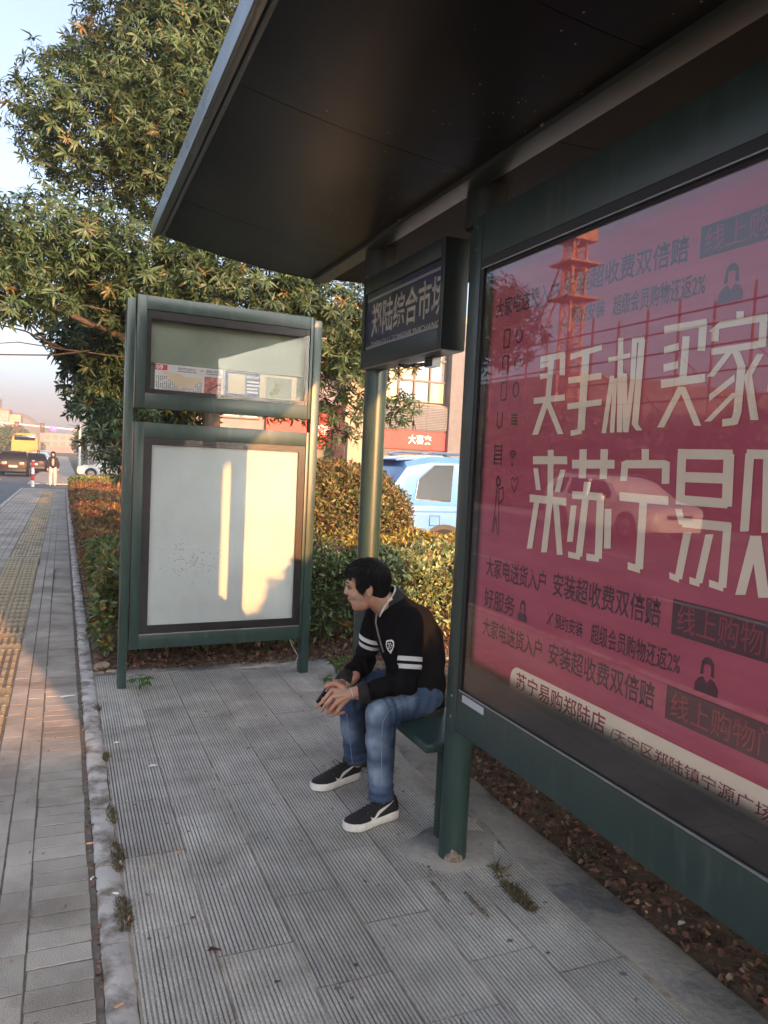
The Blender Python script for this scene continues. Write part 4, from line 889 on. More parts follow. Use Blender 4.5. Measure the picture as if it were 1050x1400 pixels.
# shoes
def shoe(toe,heel,lab):
    toe=V((toe[0],toe[1],0)); heel=V((heel[0],heel[1],0)); d=(toe-heel); Ln=d.length; d.normalize(); sd_=V((0,0,1)).cross(d)
    T=[0,.04,.12,.25,.4,.55,.7,.82,.92,.98,1.0]; W=[.014,.030,.037,.038,.037,.041,.047,.047,.038,.024,.008]
    Z1=[.070,.098,.108,.106,.098,.086,.070,.060,.053,.045,.040]; rings=[]
    for t_,w_,z_ in zip(T,W,Z1):
        c=heel+d*(t_*Ln); r=[]; lift_=.006*max(0,t_-.8)*5
        for k in range(20):
            a_=2*math.pi*k/20; cx=math.copysign(abs(math.cos(a_))**.75,math.cos(a_)); sz=math.sin(a_)
            zz=.026+lift_+(z_-.026)*(max(sz,0)**.8); wid=w_*(1 if sz<=.2 else (1-.45*((sz-.2)/.8)**2 if t_<.6 else 1-.3*((sz-.2)/.8)**2))
            r.append(tuple(c+sd_*wid*cx+V((0,0,zz if sz>0 else .02+lift_))))
        rings.append(r)
    mb=MB(); mb.ring_loft(rings); sho=thing_part=mb.build('shoe','shoe_black',man,smooth=True,angle=70)
    so=MB(); rr=[]
    for zi,(zz,k) in enumerate(((.0,.90),(.006,1.05),(.031,1.10),(.037,1.02))):
        L_=[];R_=[]
        for t_,w_ in zip(T,W):
            c=heel+d*((t_-.5)*Ln*(1+.015*k)+.5*Ln); up_=zz+(.010*max(0,t_-.82)*5.5 if zz<.03 else .006*max(0,t_-.8)*5)+(.004 if zz>.02 and t_<.3 else 0)
            L_.append(tuple(c+sd_*w_*k+V((0,0,up_)))); R_.append(tuple(c-sd_*w_*k+V((0,0,up_))))
        rr.append(L_+R_[::-1])
    so.ring_loft(rr); so.build('sole','shoe_sole',sho,smooth=True,angle=50)
    ou=MB(); ou.ring_loft([[ (p_[0],p_[1],.0) for p_ in rr[0]],[(p_[0],p_[1],.006) for p_ in rr[0]]]) 
    # swoosh-like tick on both sides, laces
    me=sho.data; cs=[V(v.co)+V(ML) for v in me.vertices]; bv=BVHTree.FromPolygons(cs,[tuple(p_.vertices) for p_ in me.polygons])
    for s in (1,-1):
        top=[];bt=[]
        for i in range(13):
            t_=i/12; u=.62-.50*t_; v0=.050+.040*t_**1.3-.016*math.exp(-((t_-.12)/.12)**2)*1.0; wd=.0115*math.sin(math.pi*min(1,(1-t_)*1.15+.0))**.7*(1-t_)**.35 if t_<1 else 0
            wd=.020*(1-t_)**.8*(.35+.65*min(1,t_/.1))
            for lst,vv in ((top,v0+wd/2),(bt,v0-wd/2)):
                o=heel+d*(u*Ln)+V((0,0,vv)); h=bv.ray_cast(o+sd_*s*.2,-sd_*s,.3); lst.append((h[0]+sd_*s*.0016) if h[0] else o)
        mb=MB(); n=13; mb.add(top+bt,[(i,i+1,n+i+1,n+i) for i in range(n-1)])
        # short hook at the front of the tick
        a_=top[0]; o=heel+d*(.645*Ln)+V((0,0,.070)); h=bv.ray_cast(o+sd_*s*.2,-sd_*s,.3)
        if h[0]: mb.add([top[0],bt[0],top[1],h[0]+sd_*s*.0016],[(0,1,2),(0,2,3)])
        mb.build('tick_mark','jacket_white',sho)
    lc=MB()
    for k in range(5):
        t_=.42+.07*k; c=heel+d*(t_*Ln); zt=.100-.085*(t_-.38); lc.tube([c-sd_*.020+V((0,0,zt-.004)),c+V((0,0,zt+.003)),c+sd_*.020+V((0,0,zt-.004))],.0022,5)
    c=heel+d*(.44*Ln)+V((0,0,.100))
    for s in (1,-1): lc.tube([c,c+d*.012+sd_*s*.02+V((0,0,.016)),c+d*.028+sd_*s*.026+V((0,0,.006)),c+d*.02+sd_*s*.008],.0016,5)
    lc.build('laces','shoe_black',sho,smooth=True,angle=180)
    tg=MB(); tg.tube([heel+d*.06+V((0,0,.09)),heel+d*.075+V((0,0,.115))],[.036,.034],16); tg.build('ankle_sock','shoe_black',sho,smooth=True)
    return sho
shoe((1.150,2.995),(1.425,3.075),'near'); shoe((1.135,3.42),(1.415,3.52),'far')
# hands: near (left) hand folded over the far (right) one
def chain(mb,pts,r): 
    for (a_,b_),(r0,r1) in zip(zip(pts,pts[1:]),zip(r,r[1:])): mb.cap_cone(a_,b_,r0,r1,12)
def hand(wr,pm,kn,fingers,thumb,nm):
    mb=MB(); mb.cap_cone(wr+(wr-pm)*.6,wr,.025,.0245,14)
    for k in kn: mb.cap_cone(wr+(k-wr)*.12,k,.0175,.0098,12)
    for k0,k1 in zip(kn,kn[1:]): mb.cap_cone(wr+(k0-wr)*.55,k1,.0125,.0095,10)
    for pts in fingers: chain(mb,pts,[.0098,.0088,.0078,.0066])
    chain(mb,thumb,[.0145,.0115,.0095,.008])
    me=remesh(mb,.0021,2,.5); return link(nm,me,'skin',bo_,ML)
def PX(px,py,y_):
    v=F+Rt*((px-525)/1050)+Up*((700-py)/1050); t_=y_/v.y; return C0+v*t_
wN=PX(478,949,3.055); knN=[PX(454,943,3.085),PX(455,952,3.065),PX(459,961,3.06),PX(464,968,3.066)]
fN=[[knN[0],PX(446,953,3.085),PX(440,960,3.10),PX(433,966,3.115)],
    [knN[1],PX(447,961,3.066),PX(442,968,3.085),PX(440,973,3.11)],
    [knN[2],PX(453,969,3.063),PX(449,974,3.085),PX(447,976,3.11)],
    [knN[3],PX(460,974,3.07),PX(456,977,3.09),PX(454,977,3.11)]]
thN=[PX(470,941,3.075),PX(461,935,3.095),PX(452,935,3.11),PX(445,939,3.125)]
hand(wN,V((knN[1]+knN[2])/2),knN,fN,thN,'hand')
wF=PX(474,936,3.24); knF=[PX(452,942,3.20),PX(453,951,3.195),PX(456,960,3.19),PX(461,967,3.185)]
fF=[[knF[0],PX(444,944,3.165),PX(440,952,3.14),PX(442,960,3.12)],
    [knF[1],PX(446,956,3.165),PX(444,965,3.14),PX(449,971,3.12)],
    [knF[2],PX(450,966,3.16),PX(452,973,3.13),PX(460,975,3.105)],
    [knF[3],PX(457,971,3.155),PX(462,976,3.13),PX(470,974,3.10)]]
thF=[PX(468,934,3.215),PX(460,932,3.185),PX(452,936,3.16),PX(446,944,3.14)]
hand(wF,V((knF[1]+knF[2])/2),knF,fF,thF,'hand')
ph=MB(); c=PX(444,955,3.14); rt=Euler((0,.75,.35)).to_matrix(); q=MB(); q.box(-.030,.030,-.0045,.0045,-.038,.038,ch=.003); 
q.v=[tuple(c+rt@V(p_)) for p_ in q.v]; q.build('phone','phone_black')
phn=bpy.data.objects['phone']; tag(phn,'black phone held in the seated man\'s folded hands','phone')
q=MB(); wc_=wN+(wN-(knN[1]+knN[2])/2)*.12; d=((knN[1]+knN[2])/2-wN).normalized(); a_=d.cross(V((0,0,1))).normalized(); b_=d.cross(a_)
q.tube([wc_+a_*.0265*math.cos(t)+b_*.0265*math.sin(t) for t in [2*math.pi*k/20 for k in range(21)]],.0016,5); q.build('bracelet','jacket_white',man)
# ================================================================ VEGETATION
def rv(n): 
    v=RNG.normal(size=(n,3)); return v/np.linalg.norm(v,axis=1,keepdims=True)
def crown_points(blobs,dens,shell=.45):
    out=[];out_n=[]
    for (c,r) in blobs:
        c=np.array(c);r=np.array(r) if hasattr(r,'__len__') else np.array([r]*3)
        n=int(dens*r[0]*r[1]*r[2]*4); v=rv(n); k=RNG.uniform(shell,1,n)**.6; k*=1+.14*np.sin(v[:,0]*5+c[0]*3)*np.sin(v[:,1]*6+c[1])*np.sin(v[:,2]*5+1)
        out.append(c+v*r*k[:,None]); out_n.append(v)
    return np.concatenate(out),np.concatenate(out_n)
def rosettes(name,P,O,nleaf,ln,wd,m,parent,redfrac=.0,sag=.35,mats=None):
    n=len(P); ax=O*.8+RNG.normal(0,.45,(n,3))+np.array([0,0,.35]); ax/=np.linalg.norm(ax,axis=1,keepdims=True)
    t=np.cross(ax,np.array([.3,.2,.93])); t/=np.linalg.norm(t,axis=1,keepdims=True); b=np.cross(ax,t)
    Pp=[];Dd=[];Nn=[];mi=[]
    sc=RNG.uniform(.7,1.2,n); cls=(RNG.uniform(0,1,n)<redfrac).astype(int)
    L_=[];W_=[]
    for k in range(nleaf):
        a=2*math.pi*k/nleaf*1.618+RNG.uniform(-.3,.3,n); el=RNG.uniform(.1,.95,n)
        rad=np.cos(a)[:,None]*t+np.sin(a)[:,None]*b; D=rad*np.cos(el)[:,None]+ax*np.sin(el)[:,None]+np.array([0,0,-.18])
        Pp.append(P+ax*(RNG.uniform(-.02,.03,n)*ln/.13)[:,None]+rad*ln*.04); Dd.append(D); Nn.append(ax+rad*.1+RNG.normal(0,.15,(n,3))); mi.append(cls)
        s=sc*RNG.uniform(.65,1.15,n); L_.append(ln*s); W_.append(wd*s*RNG.uniform(.8,1.2,n))
    return leaves(name,np.concatenate(Pp),np.concatenate(Dd),np.concatenate(Nn),np.concatenate(L_),np.concatenate(W_),m,parent,sag,mats=mats,mi=np.concatenate(mi) if mats else None,kind='stuff')
def limb_tubes(mb,base,tips,r0,rng):
    for tp in tips:
        tp=Vector(tp); base=Vector(base); mid=base.lerp(tp,.5)+Vector((rng.uniform(-.15,.15),rng.uniform(-.15,.15),rng.uniform(.0,.25))); 
        pts=[base,base.lerp(mid,.5)+Vector((rng.uniform(-.05,.05),rng.uniform(-.05,.05),0)),mid,mid.lerp(tp,.5)+Vector((rng.uniform(-.08,.08),rng.uniform(-.08,.08),.03)),tp]
        mb.tube(pts,[r0,r0*.8,r0*.55,r0*.35,r0*.14],8)
        for k in range(5):
            q=pts[2+k%3]; e=q+Vector((rng.uniform(-.5,.5),rng.uniform(-.5,.5),rng.uniform(-.1,.5))); mb.tube([q,q.lerp(e,.5)+Vector((0,0,.04)),e],[r0*.22,r0*.15,r0*.05],5)
rg=random.Random(12)
# main tree over the left side of the shelter
tr=thing('broadleaf_tree',(1.45,8.1,0),'tall broadleaf tree with drooping olive leaves rising behind the kiosk','tree',world=True)
blobs=[((-.95,7.1,3.05),(.95,.8,.5)),((-.15,7.5,3.3),(.85,.8,.5)),((.28,8.3,4.75),(.88,.9,.72)),((-.55,6.95,2.78),(.7,.5,.26)),((.85,8.5,5.6),(.9,1,.85)),((1.6,8.6,6.3),(1.2,1.1,.9)),((1.25,8.1,4.6),(1.0,.9,.9)),((.65,7.7,3.25),(.95,.8,.65)),
 ((1.5,7.5,3.15),(1.0,.75,.6)),((2.3,7.5,3.0),(.9,.7,.6)),((2.0,8.2,4.6),(1.1,1,1)),((3.0,7.7,2.85),(.6,.55,.45)),((2.75,7.3,2.45),(.45,.4,.35)),((.62,8.7,1.95),(.50,.5,.72)),((.32,8.5,2.05),(.28,.3,.35)),((.55,8.2,2.55),(.45,.4,.3)),((.75,8.7,1.35),(.3,.3,.25)),((1.1,8.3,2.6),(.7,.6,.4)),((.75,8.4,2.6),(.6,.5,.4)),((3.5,8.1,2.2),(.32,.35,.22)),((2.6,7.6,1.95),(.35,.35,.3)),((1.9,7.9,2.3),(.7,.4,.35))]
P,O=crown_points(blobs,520,.3)
keep=~((P[:,0]<.35)&(P[:,2]<2.55)&(P[:,1]<8.1)); P=P[keep];O=O[keep]
rosettes('crown',P,O,9,.098,.0205,'leaf_tree',tr,redfrac=.03,mats=['leaf_tree','leaf_redtip'])
tk=MB(); tk.tube([(1.45,8.1,-.1),(1.43,8.1,.5),(1.46,8.12,1.2),(1.42,8.15,2.0),(1.35,8.2,2.6)],[.12,.105,.095,.09,.085],14)
limb_tubes(tk,(1.36,8.2,2.5),[(b[0][0],b[0][1],b[0][2]) for b in blobs if b[0][2]>2.7],.06,rg)
tk.build('trunk','bark',tr,smooth=True,angle=180)
br=MB()
for p_ in ([(1.3,8.0,2.5),(.6,7.7,2.45),(0,7.3,2.43),(-.35,7.0,2.42),(-.62,6.9,2.36)],[(0,7.3,2.43),(-.3,7.05,2.52),(-.6,6.9,2.55)],[(.2,7.4,2.45),(-.1,7.2,2.36),(-.5,6.95,2.30)],[(-.1,7.2,2.43),(-.3,7.1,2.62),(-.45,7.0,2.7)],[(.6,7.7,2.45),(.75,8.2,2.2),(.78,8.6,1.7)]): br.tube(p_,[.009,.007,.006,.0045,.0025][:len(p_)],6)
br.build('bare_branch','twig',tr,smooth=True,angle=180)
# second trunk left of the kiosk, a smaller tree further up the bed
def small_tree(name,x,y,h,r,lab,cat='tree',group=None,m='leaf_tree',dens=150,ln=.16,trunk='bark',stake=False,z0=None):
    z=gz(y) if z0 is None else z0; t_=thing(name,(x,y,z),lab,cat,group,world=True)
    bl=[((x+rg.uniform(-.5,.5)*r,y+rg.uniform(-.5,.5)*r,z+h-r*rg.uniform(.5,1.3)),(r*rg.uniform(.55,.8),r*rg.uniform(.55,.8),r*rg.uniform(.5,.7))) for k in range(6)]
    P,O=crown_points(bl,dens/(r*r),.3); rosettes('crown',P,O,7,ln,ln*.33,m,t_)
    q=MB(); q.tube([(x,y,z-.1),(x+.03,y,z+h*.3),(x-.02,y,z+h-r)],[.07*h/5,.06*h/5,.045*h/5],10); limb_tubes(q,(x-.02,y,z+h-r*1.3),[b[0] for b in bl[:4]],.03*h/5,rg); q.build('trunk',trunk,t_,smooth=True,angle=180)
    if stake:
        for dx,dy in ((.5,.1),(-.25,.4),(-.2,-.4)): MB().tube([(x+dx,y+dy,z-.05),(x+.03,y,z+1.3)],.035,8).build('stake','stake',t_,smooth=True)
    return t_
small_tree('broadleaf_tree',.95,10.2,3.6,1.0,'small leafy tree with wooden stakes left of the kiosk, over the red hedge',stake=True,dens=420,ln=.13)
small_tree('broadleaf_tree',1.3,15.5,4.4,1.3,'staked young tree further along the hedge, beyond the one by the kiosk',stake=True,dens=300)
small_tree('broadleaf_tree',1.5,22.5,4.4,1.4,'third staked tree along the hedge with an orange-brown stake by the pavement edge',stake=True,dens=260)
# --- hedges: dark cores with leafy skins
def hedge(name,x0,x1,y0,y1,h,lab,dens,ln,mats,pick,dome=False,r=None,cat='hedge',group=None,hv=.05,coreshrink=.09):
    """pick(x,y,z)->material index; h may be a function"""
    t_=thing(name,((x0+x1)/2,(y0+y1)/2,gz(y0)),lab,cat,group,world=True)
    hf=h if callable(h) else (lambda x,y:h)
    hh=lambda x,y: hf(x,y)+hv*(np.sin(x*7.1+y*3.3)*.5+np.sin(x*2.3-y*5.7)*.5)
    def gzv(y): return np.array([gz(float(v)) for v in np.atleast_1d(y)])
    lx,ly=x1-x0,y1-y0; n1=int(lx*ly*dens)
    X1=RNG.uniform(x0,x1,n1);Y1=RNG.uniform(y0,y1,n1);Z1=hh(X1,Y1)-np.abs(RNG.normal(0,.03,n1))
    ed=np.minimum(np.minimum(X1-x0,x1-X1),np.minimum(Y1-y0,y1-Y1)); Z1-=np.clip(.16-ed,0,.16)**2*5.0
    N1=np.tile([0,0,1.],(n1,1))
    Ps=[np.stack([X1,Y1,Z1+gzv(Y1)],1)];Ns=[N1]
    for (ax,val,lo,hi,sg_) in ((0,x0,y0,y1,-1),(0,x1,y0,y1,1),(1,y0,x0,x1,-1),(1,y1,x0,x1,1)):
        if sg_>0 and ax==0 and dens<1500: continue
        hm_=float(hf((x0+x1)/2,(y0+y1)/2)); n2=int((hi-lo)*hm_*dens*.8); U_=RNG.uniform(lo,hi,n2); W_=RNG.uniform(0,1,n2)**.75; dep=np.abs(RNG.normal(0,.045,n2))
        if ax==0: x_=val-sg_*dep+0*U_; y_=U_
        else: y_=val-sg_*dep+0*U_; x_=U_
        top=hh(x_,y_); z_=.10+W_*(top-.13); bulge=.06*np.sin(U_*5+z_*6)*np.sin(U_*2.1)
        if ax==0: x_=x_+sg_*bulge
        else: y_=y_+sg_*bulge
        nn=np.zeros((n2,3)); nn[:,ax]=sg_; nn[:,2]=.35; Ps.append(np.stack([x_,y_,z_+gzv(y_)],1)); Ns.append(nn)
    P=np.concatenate(Ps);O=np.concatenate(Ns); n=len(P); D=O*.55+rv(n)*.9; Nn=rv(n)*.6+np.array([0,0,.6])
    mi=pick(P[:,0],P[:,1],P[:,2],RNG.uniform(0,1,n))
    leaves('leaves',P,D,Nn,ln*RNG.uniform(.6,1.3,n),ln*.42*RNG.uniform(.7,1.2,n),mats[0],t_,.15,mats=mats,mi=mi,kind='stuff')
    c=MB(); s=coreshrink; ny=max(2,int(ly/.6)); rr=[]
    for j in range(ny+1):
        y_=y0+s+(ly-2*s)*j/ny; z_=gz(y_); tp=float(hf((x0+x1)/2,y_))-s*1.1; rr.append([(x0+s*1.6,y_,z_+.22),(x1-s*1.6,y_,z_+.22),(x1-s,y_,z_+tp*.7),(x1-s*1.8,y_,z_+tp),(x0+s*1.8,y_,z_+tp),(x0+s,y_,z_+tp*.7)])
    c.ring_loft(rr); c.build('inner_twigs','hedge_core',t_)
    sm=MB(); k=0
    while k<min(60,int((lx+ly)*5)):
        xx=rg.uniform(x0+.05,x1-.05); yy=y0+rg.uniform(.05,.35) if rg.random()<.6 else rg.uniform(y0,y1)
        sm.tube([(xx,yy,gz(yy)-.03),(xx+rg.uniform(-.05,.05),yy+rg.uniform(-.04,.04),gz(yy)+.2),(xx+rg.uniform(-.1,.1),yy,gz(yy)+.34)],[.012,.009,.006],5); k+=1
    sm.build('stems','twig',t_)['kind']='stuff'
    return t_
HM_=['leaf_hedge_green','leaf_hedge_red','leaf_hedge_yellow','leaf_variegated']
def pk_left(x,y,z,u): 
    g=(y<7.35+.3*np.sin(x*6)); return np.where(g,np.where(u<.16,1,np.where(u<.2,2,0)),np.where(u<.22,0,1))
hedge('hedge',.27,1.75,5.9,7.6,.74,'low green hedge with a few red tips beside the kiosk, at the pavement edge',2900,.062,HM_,lambda x,y,z,u:np.where(u<.14,1,np.where(u<.2,2,0)))
hedge('hedge',.27,2.6,7.65,14.5,.66,'long red-brown clipped hedge running up the street beside the pavement',1500,.05,HM_,lambda x,y,z,u:np.where(u<.2,0,np.where(u<.23,2,1)))
hedge('hedge',.27,2.6,14.5,27.5,.62,'farther stretch of red-brown hedge before the lime-green planting',420,.085,HM_,lambda x,y,z,u:np.where(u<.15,0,1))
hedge('hedge',.3,2.8,27.6,35,.62,'lime-green low hedge at the far end of the planting bed, by the driveway',300,.09,HM_,lambda x,y,z,u:np.where(u<.3,0,2))
def pk_mix(x,y,z,u):
    r=.5+.5*np.sin(x*3.1+y*1.3)*np.cos(y*2.7-x); far=y>7.0+.35*np.sin(x*4); var=(x>2.75+.25*np.sin(y*5))&(y<6.75+.2*np.sin(x*6)); yellow=far
    out=np.where(yellow,np.where(u<.62,2,np.where(u<.80,1,3)),0)
    mid=(~far)&(y>6.45+.15*np.sin(x*5)); out=np.where(mid,np.where(u<.45,1,np.where(u<.7,2,3)),out)
    out=np.where(var,np.where(u<.82,3,np.where(u<.9,2,1)),out); base=(~far)&(~mid)&(~var); out=np.where(base,np.where(u<.08,1,np.where(u<.25,3,0)),out)
    return np.where((z<.55)&(x<2.75)&(y<6.3),0,out)
hedge('hedge',1.8,4.35,5.98,8.05,lambda x,y:.76+0*x,'mixed hedge of yellow, red and green shrubs behind the seated man',3300,.052,HM_,pk_mix,hv=.08)
hedge('hedge',2.3,3.25,-6.5,4.1,1.55,'tall dense hedge standing behind the advertising board',900,.075,HM_,lambda x,y,z,u:np.where(u<.2,1,0))
# dome shrub
dt=thing('photinia_shrub',(3.0,8.9,0),'large clipped dome shrub with red-brown leaves in front of the blue car','shrub',world=True)
n=52000; v=rv(n); k=RNG.uniform(.86,1.0,n)*(1+.035*np.sin(v[:,0]*9)*np.sin(v[:,1]*8+v[:,2]*7)); DC=np.array([2.95,8.95,.56]); DR=np.array([1.24,1.0,1.10])
P=DC+np.sign(v)*np.abs(v)**.82*DR*k[:,None]*.93; ok=P[:,2]>.15; P=P[ok]; vv=v[ok]; n=len(P); u=RNG.uniform(0,1,n)
leaves('leaves',P,vv*.6+rv(n)*.8,rv(n)*.6+vv*.7,.052*RNG.uniform(.6,1.3,n),.02,'leaf_photinia',dt,.15,mats=['leaf_photinia','leaf_hedge_red','leaf_hedge_green'],mi=np.where(u<.7,0,np.where(u<.82,1,2)),kind='stuff')
MB().ell(tuple(DC),tuple(DR*.84),24,16).build('inner_twigs','hedge_core',dt)
# weeds with single leaves
def weed(name,x,y,h,nl,ln,lab,spread=.07,seed=1):
    r=random.Random(seed); t_=thing(name,(x,y,0),lab,'weed',world=True); s=MB()
    for k in range(nl):
        a=r.uniform(0,6.28); hh=h*r.uniform(.35,1); tip=Vector((x+math.cos(a)*spread*r.uniform(.4,1),y+math.sin(a)*spread*r.uniform(.4,1),hh)); s.tube([(x,y,0),((x+tip.x)/2,(y+tip.y)/2,hh*.7),tuple(tip)],[.003,.002,.0015],5)
        for j in range(3):
            b=a+(-.9+.9*j); D=np.array([[math.cos(b),math.sin(b),.1]]); leaves('leaf',np.array([tip]),D,np.array([[r.uniform(-.2,.2),r.uniform(-.2,.2),1]]),ln*r.uniform(.8,1.2),ln*.62,'leaf_fresh',t_,.25)
    s.build('stem','leaf_fresh',t_); return t_
weed('weed',.50,5.24,.085,6,.06,'small bright green weed at the foot of the kiosk\'s left post',.05,3)
weed('weed',1.90,5.28,.20,9,.055,'green leafy weed on the platform behind the seated man\'s arm',.07,8)
weed('weed',1.80,5.05,.09,5,.05,'low weed beside the bigger leafy one near the second post',.05,15)
# moss and dry grass tufts
def tuft(x,y,r,n,lab,ln=.022,z=.004):
    a=RNG.uniform(0,6.28,n);q=np.sqrt(RNG.uniform(0,1,n)); P=np.stack([x+np.cos(a)*q*r[0],y+np.sin(a)*q*r[1],np.full(n,z)],1); D=rv(n)*.8+np.array([0,0,.6])
    o=leaves('moss_tuft',P,D,rv(n),ln*RNG.uniform(.4,1.2,n),ln*.16,'moss',None,.1); tag(o,lab,'moss',kind='stuff')
tuft(.225,3.05,(.022,.12),500,'dry moss on the kerb near the third joint'); tuft(.222,2.66,(.026,.11),600,'clump of dry moss at the kerb opposite the cigarette butts'); tuft(.222,3.42,(.018,.10),260,'thin moss along the kerb edge'); tuft(.235,4.1,(.014,.06),160,'small tuft at the kerb in the far part')
tuft(.228,4.9,(.018,.06),160,'small tuft of moss at the end of the kerb'); tuft(1.60,2.33,(.032,.11),700,'patch of dry grass growing in a sunken joint near the post',.026,-.002); tuft(1.42,2.33,(.008,.10),170,'thin moss in the joint left of the grass patch',.014); tuft(1.33,2.45,(.006,.08),120,'moss in the slab joint near the near shoe',.012)
tuft(1.62,2.50,(.02,.05),40,'few grass blades beside the post foot',.05); tuft(2.02,2.5,(.05,.05),220,'small green-brown tuft at the soil edge',.04,0)
hl=MB(); 
for (x,y,rx,ry) in ((1.60,2.33,.028,.10),): pass
# leaf litter on the soil: singly visible ones first
def litter(n,xr,yr,lnr,name='leaf_litter',m='litter',z=0.0,parent=None,bias=None):
    X=RNG.uniform(*xr,n);Y=RNG.uniform(*yr,n)
    if bias: X=xr[0]+(xr[1]-xr[0])*RNG.uniform(0,1,n)**bias
    P=np.stack([X,Y,z+RNG.uniform(0,.02,n)],1); D=rv(n)*np.array([1,1,.28]); Nn=rv(n)*.5+np.array([0,0,1]); return leaves(name,P,D,Nn,RNG.uniform(*lnr,n),RNG.uniform(.010,.028,n),m,parent,.3,kind='stuff')
mat('litter_pale',(.27,.19,.12),.8,island=.4,hue=.02)
o=litter(5600,(1.975,2.9),(.4,5.9),(.015,.05),bias=1.3); tag(o,'brown fallen leaves and bark scraps covering the soil behind the board','leaf litter')
o=litter(1300,(1.975,2.8),(.4,5.9),(.008,.03),m='litter_pale',z=.008,bias=1.3); tag(o,'pale dry leaf scraps scattered on the soil','leaf litter')
o=litter(5200,(.26,4.3),(5.68,6.5),(.02,.06)); tag(o,'brown leaf litter under the hedge behind the kiosk','leaf litter')
o=litter(500,(.26,4.3),(5.66,6.3),(.01,.03),m='litter_pale',z=.004); tag(o,'pale dry scraps under the hedge behind the kiosk','leaf litter')
o=litter(260,(.127,.142),(1.4,9),(.005,.014),z=-.004); tag(o,'fine plant scraps in the gutter joint along the kerb','leaf litter')
o=litter(160,(.25,1.9),(1.2,5.5),(.003,.010),m='litter_pale',z=0); tag(o,'tiny dry crumbs scattered over the platform','leaf litter')
o=litter(130,(-.3,.13),(1.5,8),(.004,.012),m='litter_pale',z=0); tag(o,'tiny pale scraps scattered over the pavement bricks','leaf litter')
dl_=leaves('dead_leaf',np.array([[.455,2.37,.006]]),np.array([[1,.1,.05]]),np.array([[0,.2,1]]),.052,.034,'dead_red',None,.2); tag(dl_,'dark red fallen leaf lying on the ribbed slabs','leaf')
dl_=leaves('dead_leaf',np.array([[.62,2.155,.005]]),np.array([[1,.5,.05]]),np.array([[0,.2,1]]),.03,.015,'dead_red',None,.2); tag(dl_,'small dark leaf scrap on the slabs, nearer the camera','leaf')
def butt(x,y,a,lab,m='butt',ln=.026):
    q=MB(); q.tube([(-ln/2,0,.0045),(ln*.15,0,.0045),(ln/2,0,.0042)],[.0040,.0040,.0036],8); o=q.build('cigarette_butt',m,smooth=True,angle=50); o.location=(x,y,.006); o.rotation_euler=(0,0,a); tag(o,lab,'cigarette butt')
butt(.455,3.02,.8,'cigarette butt alone on the ribbed slabs, a stride in from the kerb'); butt(.177,2.2,.5,'orange cigarette butt lying across the kerb stone nearest the camera'); butt(.236,2.62,1.3,'cigarette butt at the slab corner beside the moss clump'); butt(.13,3.19,.1,'cigarette butt in the dirt joint left of the kerb')
butt(.205,2.79,-.5,'white cigarette end on the kerb beside the moss','scrap',.022); butt(.235,3.0,1.6,'white cigarette end upright along the kerb edge','scrap',.024); butt(.13,2.92,1.0,'white cigarette end in the dirt joint by the pavement bricks','scrap',.018)
def scrap(x,y,a,sx,sy,lab,nm='paper_scrap'):
    q=MB(); q.add([(-sx,-sy*.6,.002),(sx*.8,-sy,.004),(sx,sy*.5,.003),(-.2*sx,sy,.008),(-sx*.9,sy*.4,.004),(-sx,-sy*.6,.0005),(sx*.8,-sy,.0005),(sx,sy*.5,.0005),(-.2*sx,sy,.0005),(-sx*.9,sy*.4,.0005)],[(0,1,2,3,4),(9,8,7,6,5),(0,5,6,1),(1,6,7,2),(2,7,8,3),(3,8,9,4),(4,9,5,0)]); o=q.build(nm,'scrap'); o.location=(x,y,.002); o.rotation_euler=(0,0,a); tag(o,lab,'scrap')
scrap(.45,3.93,.3,.022,.008,'white paper scrap on the platform slabs left of centre'); scrap(2.07,2.0,.2,.018,.007,'white scrap on the soil edge under the board'); scrap(2.2,3.1,.9,.02,.006,'pale scrap among the leaves behind the post'); scrap(.06,5.2,.2,.05,.008,'white plaster streak on the bricks beside the kerb'); scrap(.30,4.3,.1,.016,.004,'thin white straw piece on the first column of slabs')
def stone(x,y,z,sx,sy,sz,a,lab):
    r=random.Random(int(x*1000)); q=MB(); q.box(-sx,sx,-sy,sy,0,sz,ch=min(sx,sy,sz)*.25); q.v=[(p[0]+r.uniform(-.006,.006),p[1]+r.uniform(-.006,.006),p[2]+r.uniform(-.004,.004)) for p in q.v]; o=q.build('rubble_stone','rubble',smooth=True,angle=30); o.location=(x,y,z); o.rotation_euler=(r.uniform(-.1,.1),r.uniform(-.1,.1),a); tag(o,lab,'stone')
stone(.29,5.83,-.01,.045,.03,.05,.4,'pale rubble stone behind the kiosk post, topmost and largest of the three'); stone(.355,5.70,-.012,.04,.028,.032,-.3,'flat rubble stone nearest the kiosk post'); stone(.26,5.68,-.012,.035,.02,.025,.2,'small rubble stone at the kerb end')
# far planting
def far_mass(name,pts,ln,dens,lab,m='far_leaf',cat='trees',kind=None,group=None):
    x,y,z=pts[0][0]; t_=thing(name,(x,y,gz(y)),lab,cat,group,world=True)
    P,O=crown_points(pts,dens,.5); n=len(P); leaves('crown',P,O*.5+rv(n),O+rv(n)*.5,ln*RNG.uniform(.6,1.3,n),ln*.6,m,t_,.1,kind='stuff')
    q=MB()
    for c,r in pts: q.ell(c,tuple(v*.8 for v in r),14,9)
    q.build('inner_crown','hedge_core',t_)
    q=MB()
    for c,r in pts[::2]: q.tube([(c[0],c[1],gz(c[1])-.2),(c[0],c[1],c[2])],[.16,.1],7)
    q.build('trunk','bark',t_); return t_
k=0
labs=['dense green street tree left of the road, nearest one at the picture edge','street tree behind the yellow bus, second in the row on the left','dark round street tree right behind the yellow bus','pale far street tree at the end of the left-hand row']
